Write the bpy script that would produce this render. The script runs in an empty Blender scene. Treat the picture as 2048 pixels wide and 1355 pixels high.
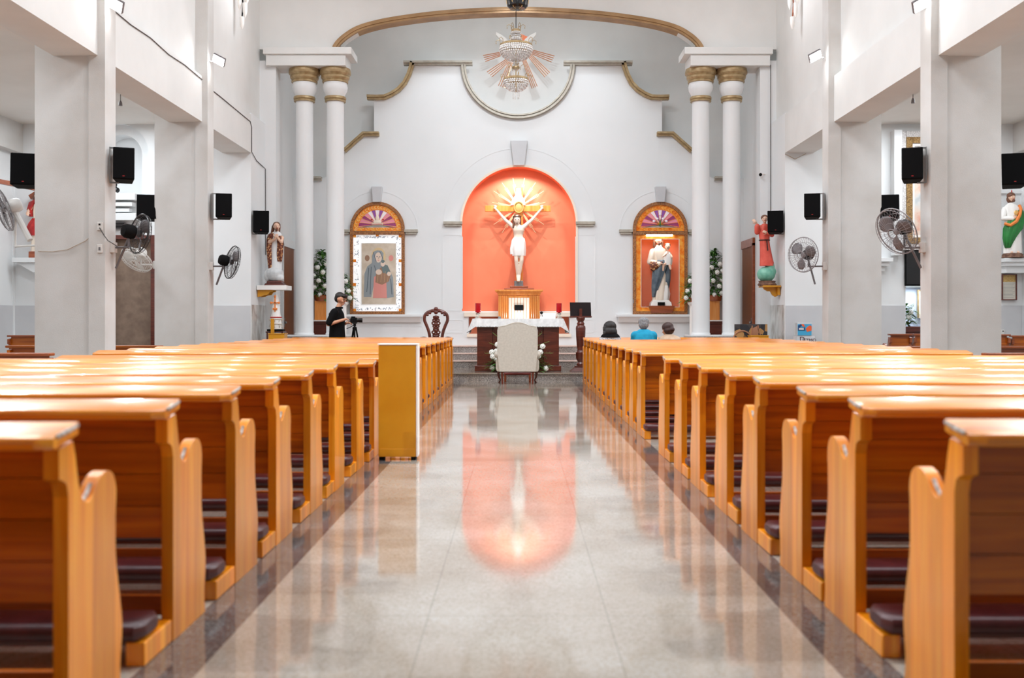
import bpy, bmesh, math, random
from mathutils import Vector, Matrix, Euler
random.seed(7)
PI = math.pi
sc = bpy.context.scene
COL = sc.collection
# ---------------------------------------------------------------- camera, world, exposure, room and fill lights
F, CX, CY, EYE = 2050.0, 1036.0, 645.0, 1.2
def at(x, y, d):
    """real point that stands at depth d on the sight line of a spot measured in the photograph"""
    return Vector(((x - CX) * d / F, d, EYE + (CY - y) * d / F))
cam = bpy.data.cameras.new('camera'); camo = bpy.data.objects.new('camera', cam); COL.objects.link(camo)
camo.location = (0, 0, EYE); camo.rotation_euler = (PI / 2, 0, 0)
cam.sensor_width = 36; cam.lens = 36 * F / 2048
cam.shift_x = -(CX - 1024) / 2048; cam.shift_y = -(677.5 - CY) / 2048
cam.dof.use_dof = True; cam.dof.focus_distance = 21.5; cam.dof.aperture_fstop = 2.2
cam.clip_start = .05; cam.clip_end = 100
sc.camera = camo
w = bpy.data.worlds.new('world'); sc.world = w; w.use_nodes = True
w.node_tree.nodes['Background'].inputs[0].default_value = (1, .97, .93, 1)
w.node_tree.nodes['Background'].inputs[1].default_value = .3
vs = sc.view_settings
vs.view_transform = 'Standard'; vs.look = 'None'; vs.gamma = 1; vs.use_curve_mapping = False; vs.exposure = 0.42
sc.cycles.use_denoising = True
sc.cycles.max_bounces = 8; sc.cycles.diffuse_bounces = 5; sc.cycles.glossy_bounces = 4
sc.cycles.sample_clamp_indirect = 6
def area(name, loc, rot, sx, sy, e, col=(1, .96, .9), spread=180):
    l = bpy.data.lights.new(name, 'AREA'); l.shape = 'RECTANGLE'; l.size = sx; l.size_y = sy; l.energy = e; l.color = col
    l.spread = math.radians(spread)
    o = bpy.data.objects.new(name, l); COL.objects.link(o); o.location = loc; o.rotation_euler = rot; return o
def aim(o, to):
    o.rotation_euler = (Vector(to) - o.location).to_track_quat('-Z', 'Y').to_euler()
def spot(name, loc, to, e, ang=80, blend=.6, r=.06, col=(1, .97, .93)):
    l = bpy.data.lights.new(name, 'SPOT'); l.energy = e; l.spot_size = math.radians(ang); l.spot_blend = blend
    l.shadow_soft_size = r; l.color = col
    o = bpy.data.objects.new(name, l); COL.objects.link(o); o.location = loc; aim(o, to); return o
for i, y in enumerate((5.0, 11.0, 17.0)):                       # unseen area lights added under the nave ceiling as general fill
    area('nave_fill_light', (0, y, 9.5), (0, 0, 0), 3.4, 2.6, 270, (.86, .93, 1))
spot('chancel_spotlight', (0, 20.9, 8.15), (0, 25, 4.5), 200, 88, .35, .14, (.90, .95, 1))
area('chancel_fill_light', (0, 23.5, 9.5), (math.radians(-12), 0, 0), 6.5, .5, 50, (.88, .94, 1))  # soft fill added for the chancel wall, no fixture
for s in (-1, 1):
    for y in (20.4, 15.5, 9.5):                                # point lights added to lift the upper walls, near the candle-glass clusters and beyond
        l = bpy.data.lights.new('upper_wall_fill_light', 'POINT'); l.energy = 26; l.shadow_soft_size = .25; l.color = (.96, .96, 1)
        o = bpy.data.objects.new('upper_wall_fill_light', l); COL.objects.link(o); o.location = (s * 4.7, y, 7.9)
for s in (-1, 1):                                              # side aisle ceiling tubes
    for y in (8.0, 12.5, 17.0, 20.0):
        area('aisle_ceiling_light', (s * 8.2, y, 5.30), (0, 0, 0), 1.6, 1.0, 62, (.90, .95, 1))
# ---------------------------------------------------------------- helpers
def tagset(o, label=None, cat=None, group=None, kind=None):
    if label: o['label'] = label
    if cat: o['category'] = cat
    if group: o['group'] = group
    if kind: o['kind'] = kind
    return o
def thing(name, loc, label, cat, group=None, rz=0.0):
    o = bpy.data.objects.new(name, None); COL.objects.link(o); o.empty_display_size = .1
    o.location = loc; o.rotation_euler = (0, 0, rz); return tagset(o, label, cat, group)
def copy_tree(o, parent=None):
    c = o.copy(); COL.objects.link(c); c.parent = parent
    for ch in list(o.children): copy_tree(ch, c)
    return c
class MB:
    def __init__(s): s.v = []; s.f = []; s.m = []; s.mi = 0; s.X = None
    def add(s, vs_, fs):
        b = len(s.v)
        if s.X is not None: vs_ = [s.X @ Vector(p) for p in vs_]
        s.v += [tuple(p) for p in vs_]
        for f in fs: s.f.append(tuple(b + i for i in f)); s.m.append(s.mi)
        return s
    def box(s, x0, x1, y0, y1, z0, z1):
        if x0 > x1: x0, x1 = x1, x0
        if y0 > y1: y0, y1 = y1, y0
        if z0 > z1: z0, z1 = z1, z0
        return s.add([(x0,y0,z0),(x1,y0,z0),(x1,y1,z0),(x0,y1,z0),(x0,y0,z1),(x1,y0,z1),(x1,y1,z1),(x0,y1,z1)],
                     [(3,2,1,0),(4,5,6,7),(0,1,5,4),(1,2,6,5),(2,3,7,6),(3,0,4,7)])
    def frus(s, c, a, b, z0, z1):          # rectangular frustum, half sizes a at z0, b at z1
        x, y = c
        return s.add([(x-a[0],y-a[1],z0),(x+a[0],y-a[1],z0),(x+a[0],y+a[1],z0),(x-a[0],y+a[1],z0),
                      (x-b[0],y-b[1],z1),(x+b[0],y-b[1],z1),(x+b[0],y+b[1],z1),(x-b[0],y+b[1],z1)],
                     [(3,2,1,0),(4,5,6,7),(0,1,5,4),(1,2,6,5),(2,3,7,6),(3,0,4,7)])
    def rbox(s, c, h, R):
        c = Vector(c); P = []
        for z in (-1, 1):
            for x, y in ((-1,-1),(1,-1),(1,1),(-1,1)): P.append(c + R @ Vector((x*h[0], y*h[1], z*h[2])))
        return s.add(P, [(3,2,1,0),(4,5,6,7),(0,1,5,4),(1,2,6,5),(2,3,7,6),(3,0,4,7)])
    def rings(s, R, close=False, caps=True):
        n = len(R[0]); V = [p for r in R for p in r]; fs = []
        m = len(R)
        for i in range(m if close else m - 1):
            a = i * n; b = ((i + 1) % m) * n
            for k in range(n): fs.append((a+k, a+(k+1)%n, b+(k+1)%n, b+k))
        if caps and not close:
            fs.append(tuple(range(n-1, -1, -1))); fs.append(tuple((m-1)*n + k for k in range(n)))
        return s.add(V, fs)
    def tube(s, path, r, n=10, close=False, caps=True, flat=1.0):
        P = [Vector(p) for p in path]; m = len(P)
        rr = r if isinstance(r, (list, tuple)) else [r]*m
        R = []; prev = None
        for i in range(m):
            if close: t = P[(i+1)%m] - P[i-1]
            else: t = P[min(i+1, m-1)] - P[max(i-1, 0)]
            t.normalize()
            if prev is None:
                up = Vector((0,0,1)) if abs(t.z) < .95 else Vector((0,1,0))
                u = t.cross(up).normalized()
            else:
                u = (prev - t * prev.dot(t))
                u = u.normalized() if u.length > 1e-6 else t.cross(Vector((0,0,1))).normalized()
            prev = u; v = u.cross(t)
            R.append([P[i] + (u*math.cos(-2*PI*k/n) + v*math.sin(-2*PI*k/n)*flat)*rr[i] for k in range(n)])
        return s.rings(R, close, caps)
    def lathe(s, prof, n=24, c=(0,0,0), caps=True, amp=0, fold=0):
        R = []
        for r, z in prof:
            R.append([(c[0]+r*(1+amp*math.cos(fold*2*PI*k/n))*math.cos(2*PI*k/n), c[1]+r*(1+amp*math.cos(fold*2*PI*k/n))*math.sin(2*PI*k/n), c[2]+z) for k in range(n)])
        return s.rings(R, False, caps)
    def prism(s, poly, a0, a1, ax='x'):    # poly of 2-D points, extruded along axis; star/convex shapes or capped by tessellation
        n = len(poly)
        ar = sum(poly[i][0]*poly[(i+1)%n][1]-poly[(i+1)%n][0]*poly[i][1] for i in range(n))
        if (ar < 0) != (ax == 'y'): poly = poly[::-1]
        def P(p, a): return (a,p[0],p[1]) if ax=='x' else ((p[0],a,p[1]) if ax=='y' else (p[0],p[1],a))
        V = [P(p,a0) for p in poly] + [P(p,a1) for p in poly]
        fs = [tuple(range(n-1,-1,-1)), tuple(range(n,2*n))] + [(i,(i+1)%n,n+(i+1)%n,n+i) for i in range(n)]
        return s.add(V, fs)
    def ell(s, c, r, n=14, m=9, R=None):
        c = Vector(c); RR = []
        for j in range(1, m):
            t = PI*j/m; RR.append([Vector((r[0]*math.sin(t)*math.cos(2*PI*k/n), r[1]*math.sin(t)*math.sin(2*PI*k/n), -r[2]*math.cos(t))) for k in range(n)])
        V = [p for q in RR for p in q]; V += [Vector((0,0,-r[2])), Vector((0,0,r[2]))]
        fs = []
        for i in range(len(RR)-1):
            for k in range(n): fs.append((i*n+k, i*n+(k+1)%n, (i+1)*n+(k+1)%n, (i+1)*n+k))
        b = len(V)-2; t0 = (len(RR)-1)*n
        for k in range(n): fs.append((b, (k+1)%n, k)); fs.append((b+1, t0+k, t0+(k+1)%n))
        if R is not None: V = [R @ p for p in V]
        return s.add([c+p for p in V], fs)
    def cap(s, a, b, ra, rb, n=12):
        a = Vector(a); b = Vector(b); t = (b-a).normalized()
        path = [a - t*ra*.95, a - t*ra*.6, a, b, b + t*rb*.6, b + t*rb*.95]
        return s.tube(path, [ra*.3, ra*.8, ra, rb, rb*.8, rb*.3], n)
    def loft(s, secs, n=28, fold=0, amp=0.0, ph=0.0, caps=True):   # secs: (cx,cy,z,rx,ry[,fold amp])
        R = []
        for q in secs:
            a = q[5] if len(q) > 5 else amp
            ring = []
            for k in range(n):
                t = 2*PI*k/n; g = 1 + a*math.cos(fold*t+ph) + a*.5*math.cos((fold*1.0+3)*t+1.3+ph)
                ring.append((q[0]+q[3]*g*math.cos(t), q[1]+q[4]*g*math.sin(t), q[2]))
            R.append(ring)
        return s.rings(R, False, caps)
    def build(s, name, mats, parent=None, bevel=0, seg=2, smooth=True, ang=35, label=None, cat=None, group=None, kind=None, fix=False):
        me = bpy.data.meshes.new(name); me.from_pydata(s.v, [], s.f)
        if not isinstance(mats, (list, tuple)): mats = [mats]
        for m in mats: me.materials.append(m)
        if len(mats) > 1: me.polygons.foreach_set('material_index', s.m)
        if fix or any(len(f) > 4 for f in s.f):
            bm = bmesh.new(); bm.from_mesh(me)
            big = [f for f in bm.faces if len(f.verts) > 4]
            if big: bmesh.ops.triangulate(bm, faces=big)
            if fix: bmesh.ops.recalc_face_normals(bm, faces=bm.faces)
            bm.to_mesh(me); bm.free()
        me.validate()
        if smooth: me.shade_smooth(); me.set_sharp_from_angle(angle=math.radians(ang))
        o = bpy.data.objects.new(name, me); COL.objects.link(o); o.parent = parent
        if bevel:
            b = o.modifiers.new('bevel', 'BEVEL'); b.width = bevel; b.segments = seg; b.limit_method = 'ANGLE'; b.angle_limit = math.radians(40)
            b.harden_normals = True
        return tagset(o, label, cat, group, kind)
def blob(mb, name, mat, parent=None, vox=.012, it=4, **kw):
    """fuse overlapping closed shapes into one continuous skin"""
    o = mb.build(name, mat, parent, smooth=False)
    r = o.modifiers.new('r', 'REMESH'); r.mode = 'VOXEL'; r.voxel_size = vox
    q = o.modifiers.new('s', 'SMOOTH'); q.factor = .5; q.iterations = it
    dg = bpy.context.evaluated_depsgraph_get()
    me = bpy.data.meshes.new_from_object(o.evaluated_get(dg)); o.modifiers.clear()
    old = o.data; o.data = me; bpy.data.meshes.remove(old)
    me.name = name; me.shade_smooth()
    if not me.materials: me.materials.append(mat)
    return tagset(o, **kw)
def fill(name, loops, y0, y1, mat, parent=None, bevel=0, **kw):
    """flat outline (x,z) with holes, standing in the xz plane, thickness y0..y1"""
    cu = bpy.data.curves.new(name, 'CURVE'); cu.dimensions = '2D'; cu.fill_mode = 'BOTH'; cu.extrude = abs(y1-y0)/2
    for L in loops:
        sp = cu.splines.new('POLY'); sp.points.add(len(L)-1); sp.use_cyclic_u = True
        for i, p in enumerate(L): sp.points[i].co = (p[0], p[1], 0, 1)
    t = bpy.data.objects.new('tmp', cu); COL.objects.link(t)
    dg = bpy.context.evaluated_depsgraph_get(); me = bpy.data.meshes.new_from_object(t.evaluated_get(dg))
    bpy.data.objects.remove(t); bpy.data.curves.remove(cu)
    ym = (y0+y1)/2
    me.transform(Matrix(((1,0,0,0),(0,0,-1,ym),(0,1,0,0),(0,0,0,1))))
    me.materials.clear(); me.materials.append(mat); me.name = name
    o = bpy.data.objects.new(name, me); COL.objects.link(o); o.parent = parent
    return tagset(o, **kw)
def textmesh(body, size, mat, parent, loc, rot=(PI/2,0,0), name='lettering', ext=.002):
    cu = bpy.data.curves.new(name, 'FONT'); cu.body = body; cu.size = size; cu.extrude = ext; cu.align_x = 'CENTER'
    t = bpy.data.objects.new('tmp', cu); COL.objects.link(t)
    dg = bpy.context.evaluated_depsgraph_get(); me = bpy.data.meshes.new_from_object(t.evaluated_get(dg))
    bpy.data.objects.remove(t); bpy.data.curves.remove(cu)
    me.materials.clear(); me.materials.append(mat); me.name = name
    o = bpy.data.objects.new(name, me); COL.objects.link(o); o.parent = parent; o.location = loc; o.rotation_euler = rot; return o
# ---------------------------------------------------------------- materials
def rgb(r, g, b):
    f = lambda c: ((c/255+.055)/1.055)**2.4 if c > 10 else c/255/12.92
    return (f(r), f(g), f(b), 1)
def mat(name, col, rough=.6, metal=0, coat=0, spec=.5, emit=None, es=0, trans=0, ior=1.5, coat_r=.05):
    m = bpy.data.materials.new(name); m.use_nodes = True; b = m.node_tree.nodes['Principled BSDF']
    b.inputs['Base Color'].default_value = col; b.inputs['Roughness'].default_value = rough; b.inputs['Metallic'].default_value = metal
    b.inputs['Coat Weight'].default_value = coat; b.inputs['Coat Roughness'].default_value = coat_r
    b.inputs['Specular IOR Level'].default_value = spec; b.inputs['IOR'].default_value = ior
    b.inputs['Transmission Weight'].default_value = trans
    if emit: b.inputs['Emission Color'].default_value = emit; b.inputs['Emission Strength'].default_value = es
    return m
def N(m, t, **kw):
    n = m.node_tree.nodes.new(t)
    for k, v in kw.items():
        if k in n.inputs: n.inputs[k].default_value = v
        else: setattr(n, k, v)
    return n
def lk(m, a, b): m.node_tree.links.new(a, b)
def bsdf(m): return m.node_tree.nodes['Principled BSDF']
def coords(m, scale=(1,1,1), obj_rand=False):
    tc = N(m, 'ShaderNodeTexCoord'); mp = N(m, 'ShaderNodeMapping'); mp.inputs['Scale'].default_value = scale
    lk(m, tc.outputs['Object'], mp.inputs['Vector'])
    if obj_rand:
        oi = N(m, 'ShaderNodeObjectInfo'); mu = N(m, 'ShaderNodeMath', operation='MULTIPLY'); mu.inputs[1].default_value = 37.0
        lk(m, oi.outputs['Random'], mu.inputs[0]); cb = N(m, 'ShaderNodeCombineXYZ')
        for i in range(3): lk(m, mu.outputs[0], cb.inputs[i])
        lk(m, cb.outputs[0], mp.inputs['Location'])
    return mp
def ramp(m, src, stops):
    r = N(m, 'ShaderNodeValToRGB'); e = r.color_ramp.elements
    e[0].position = stops[0][0]; e[0].color = stops[0][1]; e[1].position = stops[-1][0]; e[1].color = stops[-1][1]
    for p, c in stops[1:-1]:
        q = e.new(p); q.color = c
    lk(m, src, r.inputs[0]); return r
def bump(m, src, strength=.2, dist=.01):
    b = N(m, 'ShaderNodeBump'); b.inputs['Strength'].default_value = strength; b.inputs['Distance'].default_value = dist
    lk(m, src, b.inputs['Height']); lk(m, b.outputs[0], bsdf(m).inputs['Normal'])
def noisy(name, c1, c2, scale=5, rough=.6, bmp=.1, bd=.004, detail=4, **kw):
    m = mat(name, c1, rough, **kw); mp = coords(m); n = N(m, 'ShaderNodeTexNoise'); n.inputs['Scale'].default_value = scale; n.inputs['Detail'].default_value = detail
    lk(m, mp.outputs[0], n.inputs['Vector']); r = ramp(m, n.outputs[0], [(.35, c1), (.65, c2)])
    lk(m, r.outputs[0], bsdf(m).inputs['Base Color'])
    if bmp:
        n2 = N(m, 'ShaderNodeTexNoise'); n2.inputs['Scale'].default_value = scale*12; lk(m, mp.outputs[0], n2.inputs['Vector']); bump(m, n2.outputs[0], bmp, bd)
    return m
def wood(name, cs, scale=(1.2, 22, 22), rough=.3, coat=.6, planks=None, coat_r=.12):
    m = mat(name, cs[0], rough, coat=coat, coat_r=coat_r); mp = coords(m, scale, True)
    n = N(m, 'ShaderNodeTexNoise'); n.inputs['Scale'].default_value = 1.0; n.inputs['Detail'].default_value = 6; n.inputs['Distortion'].default_value = .8
    lk(m, mp.outputs[0], n.inputs['Vector'])
    r = ramp(m, n.outputs[0], [(.25, cs[0]), (.5, cs[1]), (.75, cs[2])]); out = r.outputs[0]
    oi = N(m, 'ShaderNodeObjectInfo'); hs = N(m, 'ShaderNodeHueSaturation'); mr = N(m, 'ShaderNodeMapRange')
    mr.inputs[3].default_value = .85; mr.inputs[4].default_value = 1.12; lk(m, oi.outputs['Random'], mr.inputs[0]); lk(m, mr.outputs[0], hs.inputs['Value'])
    lk(m, out, hs.inputs['Color']); out = hs.outputs[0]
    if planks:                                # a tint that changes from board to board
        tc = N(m, 'ShaderNodeTexCoord'); sp = N(m, 'ShaderNodeSeparateXYZ'); lk(m, tc.outputs['Object'], sp.inputs[0])
        mu = N(m, 'ShaderNodeMath', operation='DIVIDE'); mu.inputs[1].default_value = planks[1]; lk(m, sp.outputs[planks[0]], mu.inputs[0])
        fl = N(m, 'ShaderNodeMath', operation='FLOOR'); lk(m, mu.outputs[0], fl.inputs[0])
        ad = N(m, 'ShaderNodeMath', operation='ADD'); lk(m, fl.outputs[0], ad.inputs[0]); m2 = N(m, 'ShaderNodeMath', operation='MULTIPLY'); m2.inputs[1].default_value = 50
        lk(m, oi.outputs['Random'], m2.inputs[0]); lk(m, m2.outputs[0], ad.inputs[1])
        wn = N(m, 'ShaderNodeTexWhiteNoise', noise_dimensions='1D'); lk(m, ad.outputs[0], wn.inputs['W'])
        mr2 = N(m, 'ShaderNodeMapRange'); mr2.inputs[3].default_value = .78; mr2.inputs[4].default_value = 1.15; lk(m, wn.outputs[0], mr2.inputs[0])
        h2 = N(m, 'ShaderNodeHueSaturation'); lk(m, mr2.outputs[0], h2.inputs['Value']); lk(m, out, h2.inputs['Color']); out = h2.outputs[0]
    lk(m, out, bsdf(m).inputs['Base Color']); return m
WALL = noisy('white_plaster', rgb(220,221,219), rgb(226,227,225), 1.3, .75, .15, .003)
WALL2 = noisy('soft_white_paint', rgb(226,229,230), rgb(231,233,234), .8, .6, .05, .002)
CEIL = noisy('ceiling_paint', rgb(222,218,212), rgb(230,227,222), .8, .8, 0)
BAND = noisy('grey_wainscot_paint', rgb(196,197,200), rgb(204,205,207), 1.5, .45, .05)
PILLAR = mat('pillar_paint', rgb(214,211,206), .7)
def pillar_mat():
    m = PILLAR; mp = coords(m, (1,1,1)); n = N(m, 'ShaderNodeTexNoise'); n.inputs['Scale'].default_value = 1.1; n.inputs['Detail'].default_value = 5
    lk(m, mp.outputs[0], n.inputs['Vector']); r = ramp(m, n.outputs[0], [(.38, rgb(202,200,196)), (.6, rgb(214,214,212))])
    lk(m, r.outputs[0], bsdf(m).inputs['Base Color'])
    n2 = N(m, 'ShaderNodeTexNoise'); n2.inputs['Scale'].default_value = 90; lk(m, mp.outputs[0], n2.inputs['Vector']); bump(m, n2.outputs[0], .35, .004)
pillar_mat()
GOLDM = noisy('bronze_gold_moulding_paint', rgb(158,132,92), rgb(182,160,122), 9, .38, .1, metal=.35)
GREYM = noisy('grey_gold_moulding_paint', rgb(168,160,146), rgb(186,180,168), 9, .4, .1, metal=.2)
BROWNM = noisy('brown_arch_paint', rgb(150,115,72), rgb(172,136,92), 4, .5, .2)
ORANGE = noisy('coral_orange_paint', rgb(248,138,98), rgb(250,146,106), 1.2, .55, .05)
PEW = wood('honey_varnished_pine', [rgb(198,98,0), rgb(230,134,0), rgb(244,164,30)], coat=.8, coat_r=.1)
PEWV = wood('honey_varnished_pine_upright', [rgb(216,114,0), rgb(236,142,10), rgb(246,166,44)], (22, 22, 1.2), planks=(1, .085), coat=.4, coat_r=.12)
PEWB = wood('amber_backrest_boards', [rgb(140,62,0), rgb(178,88,0), rgb(204,112,2)], planks=(2, .115), coat=.22, coat_r=.25)
WORN_GLINT = noisy('worn_edge_and_glint', rgb(120,100,84), rgb(186,176,166), 40, .35, .2)  # grey of the worn ledge ends, also used for painted arm glints
DARKW = wood('dark_red_mahogany', [rgb(62,20,10), rgb(88,32,18), rgb(108,44,26)], (2, 2, 18), rough=.35, coat=.4)
REDW = wood('reddish_brown_wood', [rgb(128,58,26), rgb(156,76,36), rgb(176,94,50)], (2, 14, 14), coat=.5)
MIDW = wood('light_oak_wood', [rgb(212,122,44), rgb(230,146,66), rgb(240,166,92)], (14, 14, 1.4), coat=.4)
DOORW = noisy('brown_door_paint', rgb(124,70,34), rgb(134,78,40), 2, .5, .05)
MUST = noisy('mustard_board_paint', rgb(206,138,8), rgb(214,150,24), 3, .4, .05, coat=.2)
LEATHER = noisy('maroon_leatherette', rgb(58,16,20), rgb(74,26,30), 8, .35, .3, .003)
BLACK = noisy('matt_black_plastic', rgb(6,6,7), rgb(9,9,10), 20, .8, .1, spec=.2)
BLACKG = mat('gloss_black_plastic', rgb(14,14,16), .2)
GRILLE = noisy('black_speaker_grille', rgb(4,4,5), rgb(10,9,11), 180, .9, .3, spec=.15)
STEEL = mat('galvanised_steel', rgb(150,150,150), .4, metal=.8)
WHITEP = mat('white_plastic', rgb(222,220,216), .4)
GREYP = mat('grey_plastic', rgb(110,106,108), .4)
FANB = mat('smoky_grey_fan_blade', rgb(112,108,110), .3)
GOLD = mat('polished_gold', rgb(226,184,112), .35, metal=.45)
PALEG = mat('pale_gilt_rays', rgb(238,214,170), .4, metal=.2)
STH = noisy('painted_brown_hair', rgb(92,58,42), rgb(122,80,58), 30, .5, .3, .003)
COPPER = mat('rose_gold_rod', rgb(204,150,118), .35, metal=.7)
CRYSTAL = noisy('cut_glass_beads', rgb(196,190,186), rgb(236,232,228), 60, .12, .4, .004, metal=.25)
RED = mat('red_glass', rgb(190,10,28), .15, coat=.6)
REDP = mat('red_paint', rgb(186,34,30), .5)
GREEN = noisy('green_leaf', rgb(48,98,36), rgb(92,138,60), 12, .5, 0)
GREEN2 = noisy('pale_green_leaf', rgb(104,146,66), rgb(146,178,96), 12, .5, 0)
PETAL = noisy('white_petals', rgb(240,240,232), rgb(250,250,246), 30, .7, .3)
SKIN = noisy('warm_skin', rgb(206,150,118), rgb(214,160,128), 12, .5, 0)
SKIN2 = noisy('painted_statue_skin', rgb(226,184,158), rgb(232,194,170), 12, .4, 0)
PALE = mat('ivory_statue_skin', rgb(238,222,204), .45)
HAIR = noisy('black_hair', rgb(18,14,13), rgb(34,27,25), 40, .5, .5, .004)
HAIRB = noisy('dark_brown_hair', rgb(44,26,22), rgb(66,38,32), 40, .5, .5, .004)
HAIRG = noisy('grey_hair', rgb(104,104,106), rgb(150,150,152), 50, .6, .5, .004)
SHIRT = noisy('black_cloth', rgb(7,7,9), rgb(11,11,13), 12, .9, .2, spec=.2)
TROUS = noisy('charcoal_cloth', rgb(52,50,52), rgb(60,58,60), 12, .85, .2)
TEAL = noisy('turquoise_cloth', rgb(8,142,180), rgb(14,156,194), 14, .8, .2)
BEIGE = noisy('beige_cloth', rgb(196,168,142), rgb(208,182,156), 14, .85, .2)
IVORY = noisy('cream_upholstery', rgb(196,190,178), rgb(206,200,188), 25, .85, .2)
LACE = noisy('white_altar_linen', rgb(232,232,232), rgb(246,246,246), 20, .85, .2)
CREAMP = mat('cream_paint', rgb(240,226,208), .5)
WHITEC = mat('white_painted_wood', rgb(242,240,236), .5)
BLUEG = noisy('grey_blue_robe_paint', rgb(66,84,100), rgb(104,118,126), 8, .5, .1)
GREENR = noisy('green_robe_paint', rgb(24,110,44), rgb(40,132,58), 8, .45, .1)
ORNG = mat('orange_sash_paint', rgb(232,132,58), .5)
CORAL = noisy('coral_robe_paint', rgb(214,78,62), rgb(228,100,82), 6, .5, .1)
AQUA = noisy('aqua_globe_paint', rgb(96,168,146), rgb(138,198,176), 6, .4, .2)
ROCK = noisy('brown_rock_paint', rgb(96,66,54), rgb(142,106,84), 18, .7, .6, .01)
GLOBE = noisy('pale_grey_globe_paint', rgb(186,190,192), rgb(222,224,224), 5, .4, .2)
MANTLE = mat('gold_brocade', rgb(120,60,30), .45)
def brocade():
    m = MANTLE; mp = coords(m); v = N(m, 'ShaderNodeTexVoronoi'); v.inputs['Scale'].default_value = 22; lk(m, mp.outputs[0], v.inputs['Vector'])
    r = ramp(m, v.outputs['Distance'], [(.2, rgb(222,182,128)), (.42, rgb(150,84,44)), (.6, rgb(98,44,28))]); lk(m, r.outputs[0], bsdf(m).inputs['Base Color'])
brocade()
PRINT = mat('black_white_print_cloth', rgb(230,228,228), .85)
def prt():
    m = PRINT; mp = coords(m); v = N(m, 'ShaderNodeTexVoronoi'); v.inputs['Scale'].default_value = 46; v.feature = 'DISTANCE_TO_EDGE'; lk(m, mp.outputs[0], v.inputs['Vector'])
    r = ramp(m, v.outputs['Distance'], [(.03, rgb(30,30,34)), (.12, rgb(226,222,222))]); lk(m, r.outputs[0], bsdf(m).inputs['Base Color'])
prt()
def emis(name, col, s):
    m = bpy.data.materials.new(name); m.use_nodes = True; nt = m.node_tree; nt.nodes.remove(nt.nodes['Principled BSDF'])
    e = nt.nodes.new('ShaderNodeEmission'); e.inputs[0].default_value = col; e.inputs[1].default_value = s
    nt.links.new(e.outputs[0], nt.nodes['Material Output'].inputs[0]); return m
LAMP = emis('lit_lamp_face', (1, .98, .97, 1), 30)
GLASS = mat('clear_acrylic', (1,1,1,1), .03, trans=1.0, ior=1.3)
# polished terrazzo, and the grey granite used on steps and borders
def terrazzo(name, base, chips, rough, tiles):
    m = mat(name, base, rough, spec=.5, ior=1.72); mp = coords(m)
    v = N(m, 'ShaderNodeTexVoronoi'); v.inputs['Scale'].default_value = 110; lk(m, mp.outputs[0], v.inputs['Vector'])
    r = ramp(m, v.outputs['Color'], [(.15, chips[0]), (.45, base), (.62, base), (.9, chips[1])])
    n = N(m, 'ShaderNodeTexNoise'); n.inputs['Scale'].default_value = 1.6; n.inputs['Detail'].default_value = 5; lk(m, mp.outputs[0], n.inputs['Vector'])
    r2 = ramp(m, n.outputs[0], [(.35, rgb(222,206,188)), (.65, rgb(255,252,248))])
    mx = N(m, 'ShaderNodeMix', data_type='RGBA', blend_type='MULTIPLY'); mx.inputs[0].default_value = .7
    lk(m, r.outputs[0], mx.inputs[6]); lk(m, r2.outputs[0], mx.inputs[7]); out = mx.outputs[2]
    if tiles:
        mp2 = coords(m); mp2.inputs['Location'].default_value = (.3667, .2, 0); br = N(m, 'ShaderNodeTexBrick'); br.offset = 0; br.inputs['Scale'].default_value = 1; br.inputs['Brick Width'].default_value = tiles; br.inputs['Row Height'].default_value = tiles
        br.inputs['Mortar Size'].default_value = .003; br.inputs['Color1'].default_value = (1,1,1,1); br.inputs['Color2'].default_value = (.96,.95,.94,1); br.inputs['Mortar'].default_value = (.66,.64,.62,1)
        lk(m, mp2.outputs[0], br.inputs['Vector'])
        m2 = N(m, 'ShaderNodeMix', data_type='RGBA', blend_type='MULTIPLY'); m2.inputs[0].default_value = .8
        lk(m, out, m2.inputs[6]); lk(m, br.outputs[0], m2.inputs[7]); out = m2.outputs[2]
    lk(m, out, bsdf(m).inputs['Base Color'])
    n3 = N(m, 'ShaderNodeTexNoise'); n3.inputs['Scale'].default_value = 3.5; n3.inputs['Detail'].default_value = 3; lk(m, mp.outputs[0], n3.inputs['Vector']); bump(m, n3.outputs[0], .05, .006)
    return m
FLOOR = terrazzo('polished_terrazzo', rgb(168,163,155), (rgb(154,145,134), rgb(176,173,169)), .065, .7333)
BORDER = terrazzo('dark_grey_terrazzo', rgb(98,96,97), (rgb(74,72,72), rgb(126,124,122)), .085, .6)
GRANITE = terrazzo('grey_granite', rgb(150,148,148), (rgb(84,80,80), rgb(204,202,200)), .3, 0)
TREAD = noisy('pinkish_tread_stone', rgb(214,188,176), rgb(226,204,194), 6, .3, .05)
MARBLE = mat('veined_grey_marble', rgb(190,188,182), .15)
def marble():
    m = MARBLE; mp = coords(m, (1,1,.5)); n = N(m, 'ShaderNodeTexNoise'); n.inputs['Scale'].default_value = 3; n.inputs['Detail'].default_value = 8; n.inputs['Distortion'].default_value = 1.5
    lk(m, mp.outputs[0], n.inputs['Vector']); r = ramp(m, n.outputs[0], [(.35, rgb(160,154,146)), (.5, rgb(196,195,192)), (.65, rgb(216,216,214))]); lk(m, r.outputs[0], bsdf(m).inputs['Base Color'])
marble()
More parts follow.
